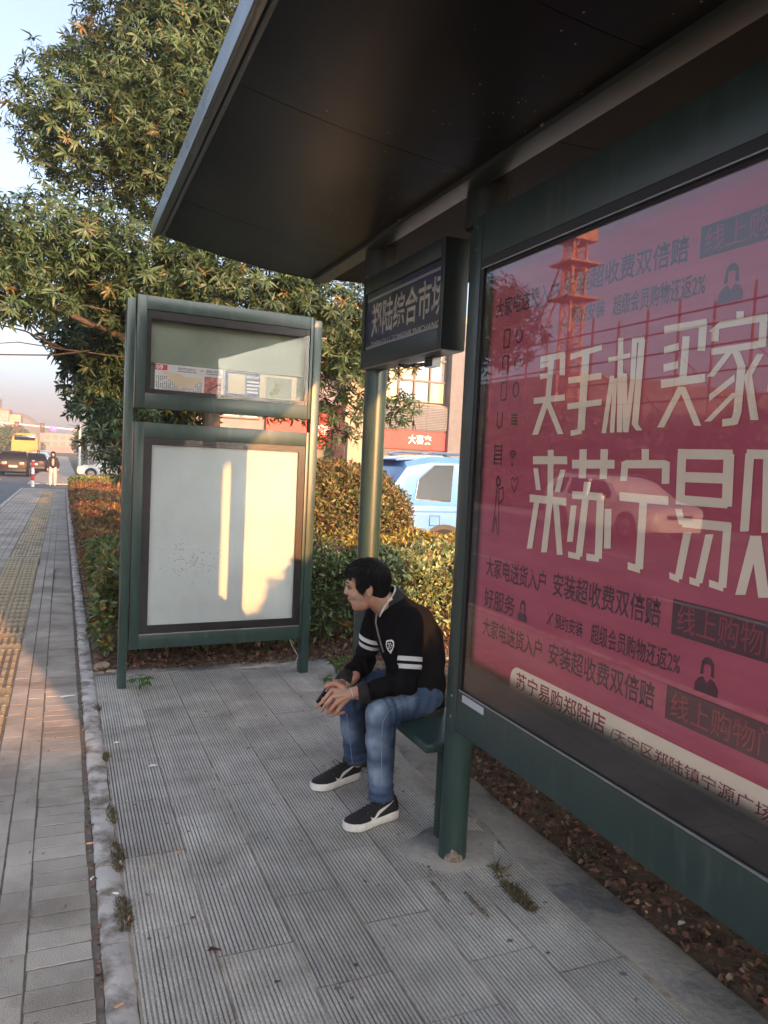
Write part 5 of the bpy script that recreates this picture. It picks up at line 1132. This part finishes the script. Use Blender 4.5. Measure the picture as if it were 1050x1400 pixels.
for (x,y,r,h) in ((-9.5,110,2.4,4.4),(-9.6,124,2.6,4.8),(-7.6,138,3.0,5.2),(-8.5,165,3.4,5.2)):
    far_mass('street_tree',[((x,y,-.5+h-r*.9),(r,r,r*.85)),((x+r*.7,y+2,-.5+h-r*1.2),(r*.8,r,r*.7))],.35,38,labs[k],cat='tree',group='street trees along the left of the road'); k+=1
for (x,y,r,h,lab) in ((2.6,92,1.9,4.2,'pale street tree right of the road beyond the crossing'),(3.4,60,1.4,4.0,'leafy street tree near the red roadside sign'),(4.8,105,2.6,5.2,'farthest street tree on the right of the road')):
    far_mass('street_tree',[((x,y,-.5+h-r*.9),(r,r,r*.85))],.3,45,lab,cat='tree')
# ================================================================ VEHICLES
def car(name,lab,L,W,H,paint,loc,rz,suv=True,group=None,plate=True,lit=False,cat='car',detail=True):
    """local x forward, origin at ground centre"""
    t_=thing(name,loc,lab,cat,group,rz=rz); hw=W/2
    # stations: x, z sill, z belt, z roof (None = no greenhouse), half widths
    if suv: st=[(-.5,.42,.80,.80,.80),(-.492,.34,.98,1.02,.9),(-.47,.26,1.02,1.30,.97),(-.42,.24,1.04,H-.10,1.0),(-.34,.24,1.05,H-.01,1.0),(-.1,.24,1.03,H,1.0),(.06,.24,1.02,H-.03,1.0),(.14,.24,1.01,H-.16,1.0),(.23,.24,1.00,1.12,1.0),(.27,.24,1.0,1.01,1.0),(.40,.25,.93,.94,.97),(.465,.28,.84,.85,.90),(.492,.34,.72,.73,.80),(.5,.42,.60,.60,.70)]
    else: st=[(-.5,.40,.78,.78,.78),(-.49,.30,.92,.93,.9),(-.45,.24,.97,.98,.96),(-.36,.22,.98,1.02,1.0),(-.25,.22,.97,H-.08,1.0),(-.12,.22,.95,H,1.0),(.04,.22,.94,H-.02,1.0),(.12,.22,.93,H-.15,1.0),(.22,.22,.91,.98,1.0),(.27,.22,.90,.91,1.0),(.40,.23,.82,.83,.97),(.465,.26,.74,.75,.90),(.492,.32,.64,.65,.8),(.5,.40,.55,.55,.70)]
    def ring(s):
        x,zs,zb,zr,k=s; x*=L; w0=hw*k; g=max(0,min(1,(zr-zb)/.5)); wr=w0*(1-.20*g)-.02; half=[(w0*.90,zs),(w0*.99,zs+.10),(w0,zs+(zb-zs)*.5),(w0*.985,zb-.03),(w0*.955,zb),(wr+.03,zb+(zr-zb)*.86),(wr-.06,zr-.008),(wr*.5,zr+.012 if zr>zb+.05 else zr)]
        return [(x,y,z) for y,z in half]+[(x,-y,z) for y,z in half[::-1]]
    mb=MB(); mb.ring_loft([ring(s) for s in st]); b=mb.build('body',paint,t_,smooth=True,angle=32)
    def P_(x,v,side,off=.006):   # point on the glass plane between belt and roof at station fraction x
        for a_,c_ in zip(st,st[1:]):
            if a_[0]<=x<=c_[0]: u=(x-a_[0])/(c_[0]-a_[0]); s=tuple(p*(1-u)+q*u for p,q in zip(a_,c_)); break
        r=ring(s); p0=Vector(r[4]);p1=Vector(r[5]); q=p0.lerp(p1,v); return (q.x,(q.y+off)*side,q.z)
    for side in (1,-1):
        if suv: wins=[[(-.40,.12),(-.28,.06),(-.26,.95),(-.33,.93),(-.385,.62)],[(-.245,.05),(-.075,.05),(-.07,.96),(-.235,.95)],[(-.05,.05),(.17,.06),(.16,.45),(.085,.93),(-.045,.96)]]
        else: wins=[[(-.28,.08),(-.20,.05),(-.19,.93),(-.22,.85)],[(-.18,.05),(-.05,.05),(-.045,.96),(-.175,.95)],[(-.03,.05),(.17,.06),(.16,.4),(.08,.92),(-.025,.96)]]
        for w_ in wins:
            q=MB(); q.add([P_(x,v,side) for x,v in w_],[tuple(range(len(w_)))]); wo=q.build('side_window','car_glass',t_,smooth=True,angle=180)
            if detail: q=MB(); q.tube([P_(x,v,side,.010) for x,v in w_+[w_[0]]],.010,5); q.build('window_trim','chrome',wo)
        for xw in (-.30,.31):
            wr_=.34 if suv else .31; q=MB(); x0=xw*L
            arch=[(x0+(wr_+.07)*math.cos(a),side*(hw*1.003),max(.24,wr_+(wr_+.07)*math.sin(a))) for a in [math.pi*i/16 for i in range(17)]]; q.add(arch,[tuple(range(17))]); q.build('wheel_arch','car_trim',t_)
            wl=thing('wheel',(x0,side*(hw-.09),wr_),None,None); del_=[k for k in ('category','label') if k in wl]; 
            wl.parent=t_; q=MB(); q.tube([(0,-.11,0),(0,-.10,0),(0,.10,0),(0,.11,0)],[wr_-.02,wr_,wr_,wr_-.02],28); q.build('tyre','tyre',wl,smooth=True,angle=50)
            q=MB(); q.tube([(0,side*.105,0),(0,side*.116,0)],[wr_*.68,wr_*.64],24)
            for k in range(5):
                a=2*math.pi*k/5; q.tube([(wr_*.12*math.cos(a),side*.125,wr_*.12*math.sin(a)),(wr_*.6*math.cos(a),side*.118,wr_*.6*math.sin(a))],[.035,.025],6)
            q.build('rim','rim',wl,smooth=True,angle=40)
        z=.80 if suv else .74; q=MB(); q.box(-.499*L,-.478*L,side*hw*.55-.13,side*hw*.55+.13,z,z+.16); q.build('tail_lamp','tail_red' if lit else 'paper_red',t_,bevel=.01)
        q=MB(); q.box(.462*L,.486*L,side*hw*.62-.17,side*hw*.62+.13,z-.10,z+.0); q.build('headlight','head_lamp',t_,bevel=.01)
        q=MB(); q.box(.10*L,.15*L,side*(hw+.16)-.09,side*(hw+.16)+.07,.98,1.12); q.build('mirror',paint,t_,bevel=.02)
    a=ring(st[2]); c_=ring(st[3]) if suv else ring(st[4]); d_=ring(st[1])
    rw=MB(); zb_=1.05 if suv else 1.0; e0=ring(st[3 if suv else 4]); e1=ring(st[2 if suv else 3])
    v=[Vector(e1[5])*.0+Vector((e1[5][0]-.012,e1[5][1]*.86,e1[4][2]+.07 if suv else e1[5][2])),Vector((e0[5][0]-.012,e0[5][1]*.88,e0[5][2]-.04))]
    rw.add([(v[0].x,v[0].y,v[0].z),(v[0].x,-v[0].y,v[0].z),(v[1].x,-v[1].y,v[1].z),(v[1].x,v[1].y,v[1].z)],[(0,1,2,3)]); rw.build('rear_window','car_glass',t_)
    s0,s1=(ring(st[8]),ring(st[6])); ws=MB(); ws.add([(s0[5][0]+.02,s0[5][1]*.9,s0[5][2]+.01),(s0[5][0]+.02,-s0[5][1]*.9,s0[5][2]+.01),(s1[5][0]+.05,-s1[5][1]*.88,s1[6][2]-.045),(s1[5][0]+.05,s1[5][1]*.88,s1[6][2]-.045)],[(0,1,2,3)]); ws.build('windscreen','car_glass',t_)
    q=MB(); q.box(-.505*L,-.488*L,-.25,.25,.62,.76); q.build('number_plate','plate_white',t_)
    q=MB(); q.box(-.503*L,-.47*L,-hw*.86,hw*.86,.32,.50); q.box(.47*L,.503*L,-hw*.72,hw*.72,.30,.46); q.build('bumper',paint if suv else 'car_trim',t_,bevel=.02)
    q=MB(); q.box(.478*L,.499*L,-hw*.42,hw*.42,.56,.72); q.build('grille','car_trim',t_,bevel=.01)
    q=MB()
    for side in (1,-1): q.tube([(-.36*L,side*hw*.70,H+.0),(-.33*L,side*hw*.70,H+.045),(.02*L,side*hw*.70,H+.045),(.06*L,side*hw*.70,H-.02)],.016,6)
    if suv: q.build('roof_rail','chrome',t_,smooth=True); 
    if suv:
        q=MB(); q.add([(-.42*L-.12,-hw*.66,H-.075),(-.42*L-.12,hw*.66,H-.075),(-.36*L,hw*.72,H-.0),(-.36*L,-hw*.72,H-.0),(-.42*L-.12,-hw*.66,H-.10),(-.42*L-.12,hw*.66,H-.10),(-.36*L,hw*.72,H-.06),(-.36*L,-hw*.72,H-.06)],[(0,3,2,1),(4,5,6,7),(0,1,5,4),(1,2,6,5),(2,3,7,6),(3,0,4,7)]); q.build('spoiler',paint,t_,bevel=.008)
    if detail:
        for side in (1,-1):
            for xs in (-.245,-.06,.17):
                q=MB(); q.add([(xs*L-.004,side*(hw+.002),.40),(xs*L+.004,side*(hw+.002),.40),(xs*L+.004,side*(hw*.985+.003),.98),(xs*L-.004,side*(hw*.985+.003),.98)],[(0,1,2,3)]); q.build('door_gap','car_trim',t_)
            for xs in (-.20,-.02): q=MB(); q.box(xs*L,xs*L+.18,side*(hw+.01)-.015,side*(hw+.01)+.015,.86,.885); q.build('door_handle',paint,t_,bevel=.004)
        q=MB(); x=-.335*L; y=-(hw+.003); pts=[(x+.09*math.cos(a)+.0,y,.80+.075*math.sin(a)) for a in [2*math.pi*i/4+math.pi/4 for i in range(4)]]
        q=MB(); q.tube([(x-.08,y,.73),(x+.08,y,.73),(x+.08,y,.87),(x-.08,y,.87),(x-.08,y,.73)],.004,4); q.build('fuel_flap_gap','car_trim',t_)
        q=MB(); 
        for side in (1,-1): q.tube([(-.44*L,side*(hw+.004)*.995,.93),(-.2*L,side*(hw+.008),.945),(.3*L,side*(hw+.006),.93)],.010,6)
        q.build('shoulder_crease',paint,t_,smooth=True)
    return t_
car('parked_car','light blue estate car parked beyond the dome shrub, seen through the shelter',4.7,1.86,1.74,'car_blue',(6.55,10.85,-.03),0,suv=True)
car('moving_car','dark car with glowing red tail lamps waiting in the near lane, beside the striped bollard',4.6,1.85,1.66,'car_black',(-2.95,57.5,gz(57)-.12),math.pi/2,lit=True,detail=False)
car('moving_car','dark car just ahead and right of the one with lit tail lamps',4.6,1.8,1.5,'car_black',(-2.0,67,-.62),math.pi/2,suv=False,detail=False)
car('moving_car','silver car in the queue at the left picture edge behind the dark car',4.5,1.8,1.5,'car_silver',(-5.6,70,-.62),math.pi/2,suv=False,detail=False)
car('moving_car','small white car far up the road past the dark cars',4.4,1.8,1.45,'car_white',(-2.1,84,-.62),math.pi/2,suv=False,detail=False)
car('moving_car','silver car farthest up the road under the traffic lights',4.4,1.8,1.45,'car_silver',(-2.3,104,-.62),math.pi/2,suv=False,detail=False)
car('parked_car','white car crossing the driveway behind the walking woman',4.5,1.8,1.48,'car_white',(3.1,54,gz(50)-.02),math.pi,suv=False,detail=False)
car('parked_car','white car roof showing over the hedge, right of the kiosk',4.4,1.8,1.46,'car_white',(6.6,17.5,-.13),.1,suv=False,detail=False)
car('moving_car','silver-white car across the road, reflected in the advertising glass',4.6,1.88,1.62,'car_white',(-11.2,16.8,-.12),-math.pi/2,suv=True)
# yellow bus
bu=thing('bus',(-3.55,86,-.62),'yellow coach seen from behind beyond the dark cars','bus')
q=MB(); q.ring_loft([[(x*k,y,z) for x,z in ((-1.2,.35),(1.2,.35),(1.25,1.2),(1.22,2.6),(1.0,3.25),(-1.0,3.25),(-1.22,2.6),(-1.25,1.2))] for y,k in ((-.1,.97),(.1,1),(10.5,1),(10.8,.95))]); q.build('body','bus_yellow',bu,smooth=True,angle=30)
q=MB(); q.box(-.95,.95,-.125,-.10,2.55,3.05); q.build('rear_window','car_glass',bu,bevel=.02); q=MB(); q.box(-.8,.8,-.125,-.10,1.2,1.3); q.build('vent','car_trim',bu); q=MB(); q.box(-1.1,1.1,-.16,-.08,.35,.7); q.build('bumper','car_trim',bu,bevel=.02)
for s in (1,-1):
    q=MB(); q.box(s*1.02-.08,s*1.02+.08,-.13,-.09,.8,1.2); q.build('tail_lamp','tail_red',bu)
    for y_ in (2.5,8): q=MB(); q.tube([(s*1.1,y_,.5),(s*1.25,y_,.5)],.5,18); q.build('wheel','tyre',bu)
    q=MB(); q.box(s*1.235-.01,s*1.235+.01,.8,10,1.7,2.7); q.build('side_window','car_glass',bu)
# scooter rider far off
def figure(name,lab,x,y,h,top,legc,coat=None,hair=True,legs=True,rz=0):
    z=gz(y); t_=thing(name,(x,y,z),lab,'person',world=True); s=h/1.7; p=lambda a,b,c:(x+a*s,y+b*s,z+c*s)
    b=MB(); b.ell(p(0,0,1.58),(.08*s,.095*s,.115*s),14,10); b.cap_cone(p(0,0,1.48),p(0,0,1.36),.05*s,.06*s); b.cap_cone(p(0,0,1.30),p(0,0,.95),.15*s,.13*s)
    for k in (-1,1): b.cap_cone(p(k*.17,0,1.36),p(k*.24,0,1.08),.05*s,.042*s); b.cap_cone(p(k*.24,0,1.08),p(k*.25,-.06,.84),.04*s,.03*s); b.cap_cone(p(k*.25,-.07,.82),p(k*.25,-.09,.74),.035*s,.02*s); b.cap_cone(p(k*.09,0,.92),p(k*.10,-.03*k,.48),.085*s,.06*s); b.cap_cone(p(k*.10,-.03*k,.48),p(k*.10,.03*k,.08),.055*s,.04*s)
    link('body',remesh(b,.012*s*1.2,2),'skin',t_,(x,y,z))
    c=MB(); c.cap_cone(p(0,0,1.34),p(0,.0,1.0),.155*s,.165*s); 
    for k in (-1,1): c.cap_cone(p(k*.16,0,1.36),p(k*.25,0,1.08),.07*s,.065*s); c.cap_cone(p(k*.25,0,1.08),p(k*.25,-.05,.90),.062*s,.052*s); c.cap_cone(p(k*.12,.02,1.3),p(k*.14,.02,.86),.10*s,.08*s)
    link('coat',remesh(c,.014,3),top,t_,(x,y,z))
    l=MB()
    for k in (-1,1): l.cap_cone(p(k*.09,0,.90),p(k*.11,-.04*k,.48),.105*s,.095*s); l.cap_cone(p(k*.11,-.04*k,.48),p(k*.11,.03*k,.13),.095*s,.09*s)
    link('trousers',remesh(l,.014,3),legc,t_,(x,y,z))
    q=MB(); q.ell(p(0,-.14,1.17),(.075*s,.05*s,.2*s),12,8); q.build('shirt','cotton_grey',t_,smooth=True,angle=180)
    for k in (-1,1): q=MB(); q.ell(p(k*.11,-.06,.045),(.05*s,.13*s,.05*s),12,8); q.build('shoe','jacket_white',t_,smooth=True,angle=180)
    q=MB(); q.ell(p(0,.02,1.63),(.11*s,.11*s,.10*s),14,10); q.ell(p(0,.05,1.52),(.12*s,.07*s,.14*s),14,10); q.build('hair','hair',t_,smooth=True,angle=180)
    return t_
figure('person','woman in an open black jacket and pale trousers walking towards the camera on the pavement',-.42,40.5,1.62,'coat_black','cloth_grey')
figure('person','distant rider in dark clothes on the road beyond the walking woman',-1.75,66,1.6,'coat_black','coat_black')
# bollard
def bollard(x,y,lab):
    z=gz(y); t_=thing('bollard',(x,y,z),lab,'bollard',world=True)
    for i in range(4): q=MB(); q.tube([(x,y,z+i*.29),(x,y,z+(i+1)*.29-.002)],.075,14); q.build('red_band' if i%2 else 'white_band','bollard_red' if i%2 else 'pole_white',t_,smooth=True,angle=50)
    q=MB(); q.ell((x,y,z+1.16),(.075,.075,.04),12,8); q.build('cap','pole_white',t_,smooth=True)
bollard(-1.22,38.0,'red and white striped bollard at the road edge of the pavement')
# traffic light gantry
gt=thing('traffic_gantry',(1.6,84,-.5),'pale traffic light gantry spanning the far road with red signals','traffic light',world=True)
q=MB(); q.tube([(1.6,84,-.6),(1.6,84,3.7)],[.13,.10],10); q.build('pole','pole_white',gt,smooth=True); q=MB(); q.tube([(1.6,84,3.2),(-14,84,3.9)],[.09,.07],8); q.build('arm','pole_white',gt,smooth=True)
for x in (-1.9,-4.2): 
    q=MB(); q.box(x-.2,x+.2,83.7,84,2.75,3.7); hd=q.build('signal_head','car_trim',gt); q=MB(); q.ell((x,83.68,3.4),(.12,.05,.12),12,8); q.build('lamp','signal_red',hd)
q=MB(); q.ell((-.9,83.6,3.2),(.34,.08,.26),16,10); q.build('pink_sign_lamp','pink_lamp',gt)
# roadside red sign on the right
rs_=thing('roadside_sign',(2.2,64,-.5),'red and white roadside sign on posts beyond the planting','sign',world=True)
q=MB(); q.box(1.75,2.65,64,64.08,1.3,2.9); q.build('panel','pole_white',rs_); q=MB(); q.box(1.95,2.5,63.97,63.995,1.9,2.7); q.build('red_field','shop_red',rs_)
for x in (1.85,2.55): q=MB(); q.tube([(x,64.1,-.6),(x,64.1,1.4)],.05,8); q.build('post','pole_white',rs_)
# ================================================================ BUILDINGS
def facade(b,x0,x1,y,z0,z1,nx,nz,mf,mp,dep=.12,fr=.08,name='window',bars=0):
    w_=(x1-x0)/nx;h_=(z1-z0)/nz
    for i in range(nx):
        for j in range(nz):
            a=x0+i*w_;c=z0+j*h_; q=MB(); q.box(a,a+fr,y-dep,y,c,c+h_); q.box(a+w_-fr,a+w_,y-dep,y,c,c+h_); q.box(a+fr,a+w_-fr,y-dep,y,c,c+fr); q.box(a+fr,a+w_-fr,y-dep,y,c+h_-fr,c+h_); o=q.build(name,mf,b)
            q=MB(); q.box(a+fr,a+w_-fr,y-dep*.35,y-dep*.25,c+fr,c+h_-fr); q.build('pane',mp if isinstance(mp,str) else mp[(i*7+j*3)%len(mp)],o)
B=thing('shop_building',(17,37,0),'two-storey shop building with red signboards behind the car park','building',world=True)
MB().box(13.2,40,37,48,-.1,9.5).build('wall','wall_beige',B); MB().box(4,13.15,39.2,50,-.1,8).build('wing','wall_pink',B)
MB().box(18.75,19.6,36.3,36.95,-.1,9).build('pillar','wall_grey',B,bevel=.02); MB().box(13.25,14.15,36.6,36.98,-.1,3.4).build('pillar','wall_beige',B)
sg1=MB().box(14.4,18.7,36.55,36.8,2.27,3.22).build('signboard','shop_red',B); txt('lettering','大喜来','print_white',sg1,(16.55,36.53,2.55),(1,0,0),(0,0,1),1.35,.48,.03)
sg2=MB().box(9.6,13.1,38.9,39.15,2.1,3.9).build('signboard','shop_red',B); txt('lettering','超市','print_white',sg2,(12.3,38.87,2.75),(1,0,0),(0,0,1),.75,.6,.03)
MB().box(9.6,13.1,39.0,39.17,.0,2.05).build('shop_front','shop_dark',B); MB().box(14.4,18.7,36.7,36.98,0,2.25).build('shop_front','shop_dark',B)
for k in range(14): MB().box(14.4,18.72,36.45,36.50,3.35+k*.085,3.385+k*.085).build('louvre_slat','louvre',B)
for k in range(5): MB().box(14.42+k*1.06,14.46+k*1.06,36.51,36.56,3.3,4.6).build('louvre_post','mullion',B)
MB().box(14.4,18.72,36.60,36.98,3.25,4.62).build('louvre_backing','wall_grey',B)
facade(B,14.2,18.7,36.97,4.75,9.2,5,4,'mullion',['pane_yellow','pane_grey','pane_yellow','pane_yellow','pane_grey'],.15,.05)
facade(B,20,38,36.97,4.6,9.0,10,3,'mullion',['pane_grey','pane_yellow'],.15,.06)
facade(B,4.5,9.3,39.18,3.4,7.4,5,3,'mullion','pane_grey',.15,.08)
rf=MB(); rf.add([(8.2,37.2,4.7),(13.1,37.2,4.4),(13.1,39.19,5.9),(8.2,39.19,6.2),(8.2,37.2,4.6),(13.1,37.2,4.3),(13.1,39.19,5.8),(8.2,39.19,6.1)],[(0,1,2,3),(7,6,5,4),(0,4,5,1),(1,5,6,2),(2,6,7,3),(3,7,4,0)]); rf.build('awning_roof','wall_pink',B)
for k in range(6): MB().tube([(8.4+k*.9,37.2,4.72-.02*k),(8.4+k*.9,39.15,6.18-.02*k)],.03,5).build('awning_rib','wall_grey',B)
# far left street buildings and hill
B2=thing('terraced_building',(-30,200,-.5),'long orange-brown building on the left horizon above the trees','building',world=True)
for k,(x0,x1,h) in enumerate(((-60,-19,13.5),(-19,-14,12.0),(-14,-11.6,9.5),(-11.6,-9.2,8.2))): MB().box(x0,x1,200,212,-.6,h).build('wall','wall_orange' if k%2==0 else 'wall_beige',B2)
facade(B2,-24,-11.8,199.97,5,8.9,8,2,'wall_beige','pane_grey',.3,.3)
hl=MB(); rr=[]
for i in range(41):
    x=-220+i*5.6; hgt=24*math.exp(-((x+75)/55)**2)+8*math.exp(-((x+20)/22)**2)+1.2*math.sin(i*1.1)+.6*math.sin(i*2.7); rr.append([(x,420,-1),(x,440,max(hgt,.0)*.8),(x,470,max(hgt,0)),(x,560,-1)])
hl.ring_loft(rr,closed=False,cap=False); hl.build('hill','hill',smooth=True,angle=180)['kind']='structure'
B3=thing('far_building',(6,240,-.5),'pale block closing the far end of the road','building',world=True); MB().box(-6,14,240,260,-.6,5).build('wall','wall_pink',B3); facade(B3,-5,13,239.97,1,4.6,9,2,'wall_beige','pane_grey',.3,.3)
# ================================================================ ACROSS THE ROAD (seen in the glass)
sc_=thing('scaffold_fence',(-27,30,0),'red steel scaffold along the building site across the road, mirrored in the glass','scaffold',world=True)
q=MB()
for y in np.arange(8,62,2.4): q.tube([(-27,float(y),0),(-27,float(y),10.6+.3*math.sin(y))],.07,6)
q.build('uprights','scaffold_red',sc_)['kind']='stuff'
q=MB()
for z in (4.2,5.5,6.8,8.1,9.2,10.0): q.tube([(-26.95,7,z),(-26.95,63,z)],.05,6)
for y in np.arange(8,60,4.8): q.tube([(-26.9,float(y),4.2),(-26.9,float(y)+4.8,8.1)],.035,5)
q.build('rails','scaffold_red',sc_)['kind']='stuff'
MB().box(-33,-28,16,60,-.1,4.6).build('site_wall','concrete_far',sc_)
for k,(y,h) in enumerate(((14,3.7),(19,4.4),(24.5,3.9),(30,4.7),(36,4.3),(43,4.8),(52,5.0))):
    far_mass('roadside_tree',[((-19.5,y,h-1.6),(2.3,3.0,1.7)),((-19.8,y+2.4,h-2.2),(2.0,2.2,1.5)),((-19,y-1,.9),(1.6,3,1.2))],.3,42,['low dark roadside tree across the road, nearest the reflected car','roadside tree across the road, second from the reflected car','roadside tree across the road, third in the mirrored row','tallest middle tree of the row across the road','roadside tree before the crane in the row across the road','roadside tree at the foot of the mirrored crane','last tree of the row across the road'][k],cat='tree')
for (x0,x1,y0,y1,h,lab) in ((-75,-45,2,26,15,'tall unfinished block across the road behind the scaffold'),(-70,-42,62,90,11,'lower block beyond the crane across the road')):
    b_=thing('unfinished_building',((x0+x1)/2,(y0+y1)/2,0),lab,'building',world=True); MB().box(x0,x1,y0,y1,-.2,h).build('wall','concrete_far',b_); 
    fb2=MB()
    for z in np.arange(1,h-1,3.2):
        for y in np.arange(y0+1,y1-2,3): fb2.box(x1+.0,x1+.06,float(y),float(y)+1.8,float(z),float(z)+1.8)
    fb2.build('window_openings','shop_dark',b_)
# crane
cx_,cy_=-38.5,57.5; crn=thing('tower_crane',(cx_,cy_,0),'orange lattice tower crane across the road, mirrored in the advertising glass','crane',world=True)
q=MB(); w_=.68
for sx in (-1,1):
    for sy in (-1,1): q.box(cx_+sx*w_-.09,cx_+sx*w_+.09,cy_+sy*w_-.09,cy_+sy*w_+.09,0,24)
for z in np.arange(0,23.9,1.6):
    z=float(z); up_=int(z/1.6)%2
    for (ax,ay,bx,by) in ((-1,-1,1,-1),(1,-1,1,1),(1,1,-1,1),(-1,1,-1,-1)):
        if up_: ax,ay,bx,by=bx,by,ax,ay
        q.tube([(cx_+ax*w_,cy_+ay*w_,z),(cx_+bx*w_,cy_+by*w_,z+1.6)],.06,5); q.tube([(cx_+ax*w_,cy_+ay*w_,z),(cx_+bx*w_,cy_+by*w_,z)],.06,5)
q.build('mast','crane_orange',crn)
for z in (16.5,19.5): q=MB(); q.box(cx_-1.6,cx_+1.6,cy_-1.6,cy_+1.6,z,z+.15); q.build('platform','crane_orange',crn)
q=MB(); q.box(cx_-1.3,cx_+1.3,cy_-1.3,cy_+1.3,21.5,23.6); q.build('cab','crane_orange',crn)
q=MB(); 
for s in (-.5,.5): q.tube([(cx_+s,cy_,22),(cx_+s-3,cy_+9,12+8*0+4)],.1,5)
for k in range(9): a=k/9; q.tube([(cx_-.5-3*a,cy_+9*a,22-6*a),(cx_+.5-3*(a+.11),cy_+9*(a+.11),22-6*(a+.11))],.06,5)
q.build('jib','crane_orange',crn)
# unseen things added behind the camera: this panel shades the pavement
bb2=thing('shade_blocker',(2.4,-9.0,0),'plain green double-sided billboard added behind the camera to shade the pavement','blocker',world=True)
MB().box(1.55,3.3,-9.05,-8.95,.3,2.58).build('panel','green_paint',bb2)
for x in (1.6,3.2): MB().box(x,x+.06,-9.1,-8.9,0,2.6).build('post','green_paint',bb2)

b_=thing('glow_blocker',(-8,-92,0),'beige block added unseen behind the camera to cut sky glow','building',world=True); MB().box(-26,7.5,-104,-92,-.2,24).build('wall','wall_beige',b_)  # unseen block added to cut the sky glow in the kiosk glass
ob=MB()
for z in range(6):
    for x in range(9): ob.box(-24.5+x*3.5,-22.5+x*3.5,-91.98,-91.9,1.5+z*3.7,3.6+z*3.7)
ob.build('window_panes','pane_grey',b_)['kind']='stuff'
GR={'hedge':'hedges of the planting bed','broadleaf_tree':'broadleaf trees along the planting bed','parked_car':'parked and turning cars','moving_car':'cars on the road','weed':'weeds on the platform','moss_tuft':'moss and grass tufts in the joints','cigarette_butt':'cigarette butts on the ground','paper_scrap':'pale scraps on the ground','rubble_stone':'rubble stones by the kerb end','dead_leaf':'fallen leaves on the slabs','roadside_tree':'trees across the road','unfinished_building':'unfinished blocks across the road','street_tree':'street trees up the road','leaf_litter':'leaf litter'}
for o in bpy.data.objects:
    if o.parent is None and not o.get('group'):
        g_=GR.get(o.name.split('.')[0])
        if g_: o['group']=g_
# ================================================================ HAZE in the street
hzm=bpy.data.materials.new('haze'); hzm.use_nodes=True; t=hzm.node_tree
t.nodes.remove(t.nodes['Principled BSDF']); v=t.nodes.new('ShaderNodeVolumePrincipled'); v.inputs['Color'].default_value=(.82,.85,.92,1); v.inputs['Density'].default_value=.0020; v.inputs['Anisotropy'].default_value=.2
t.links.new(v.outputs[0],t.nodes['Material Output'].inputs['Volume'])
hb_=MB().box(-905,905,-905,905,-1.8,36).mesh('haze',[]); hb_.materials.append(hzm); ho=bpy.data.objects.new('haze',hb_); COL.objects.link(ho); ho['kind']='stuff'

for o in bpy.data.objects:
    if '_loc' in o: del o['_loc']
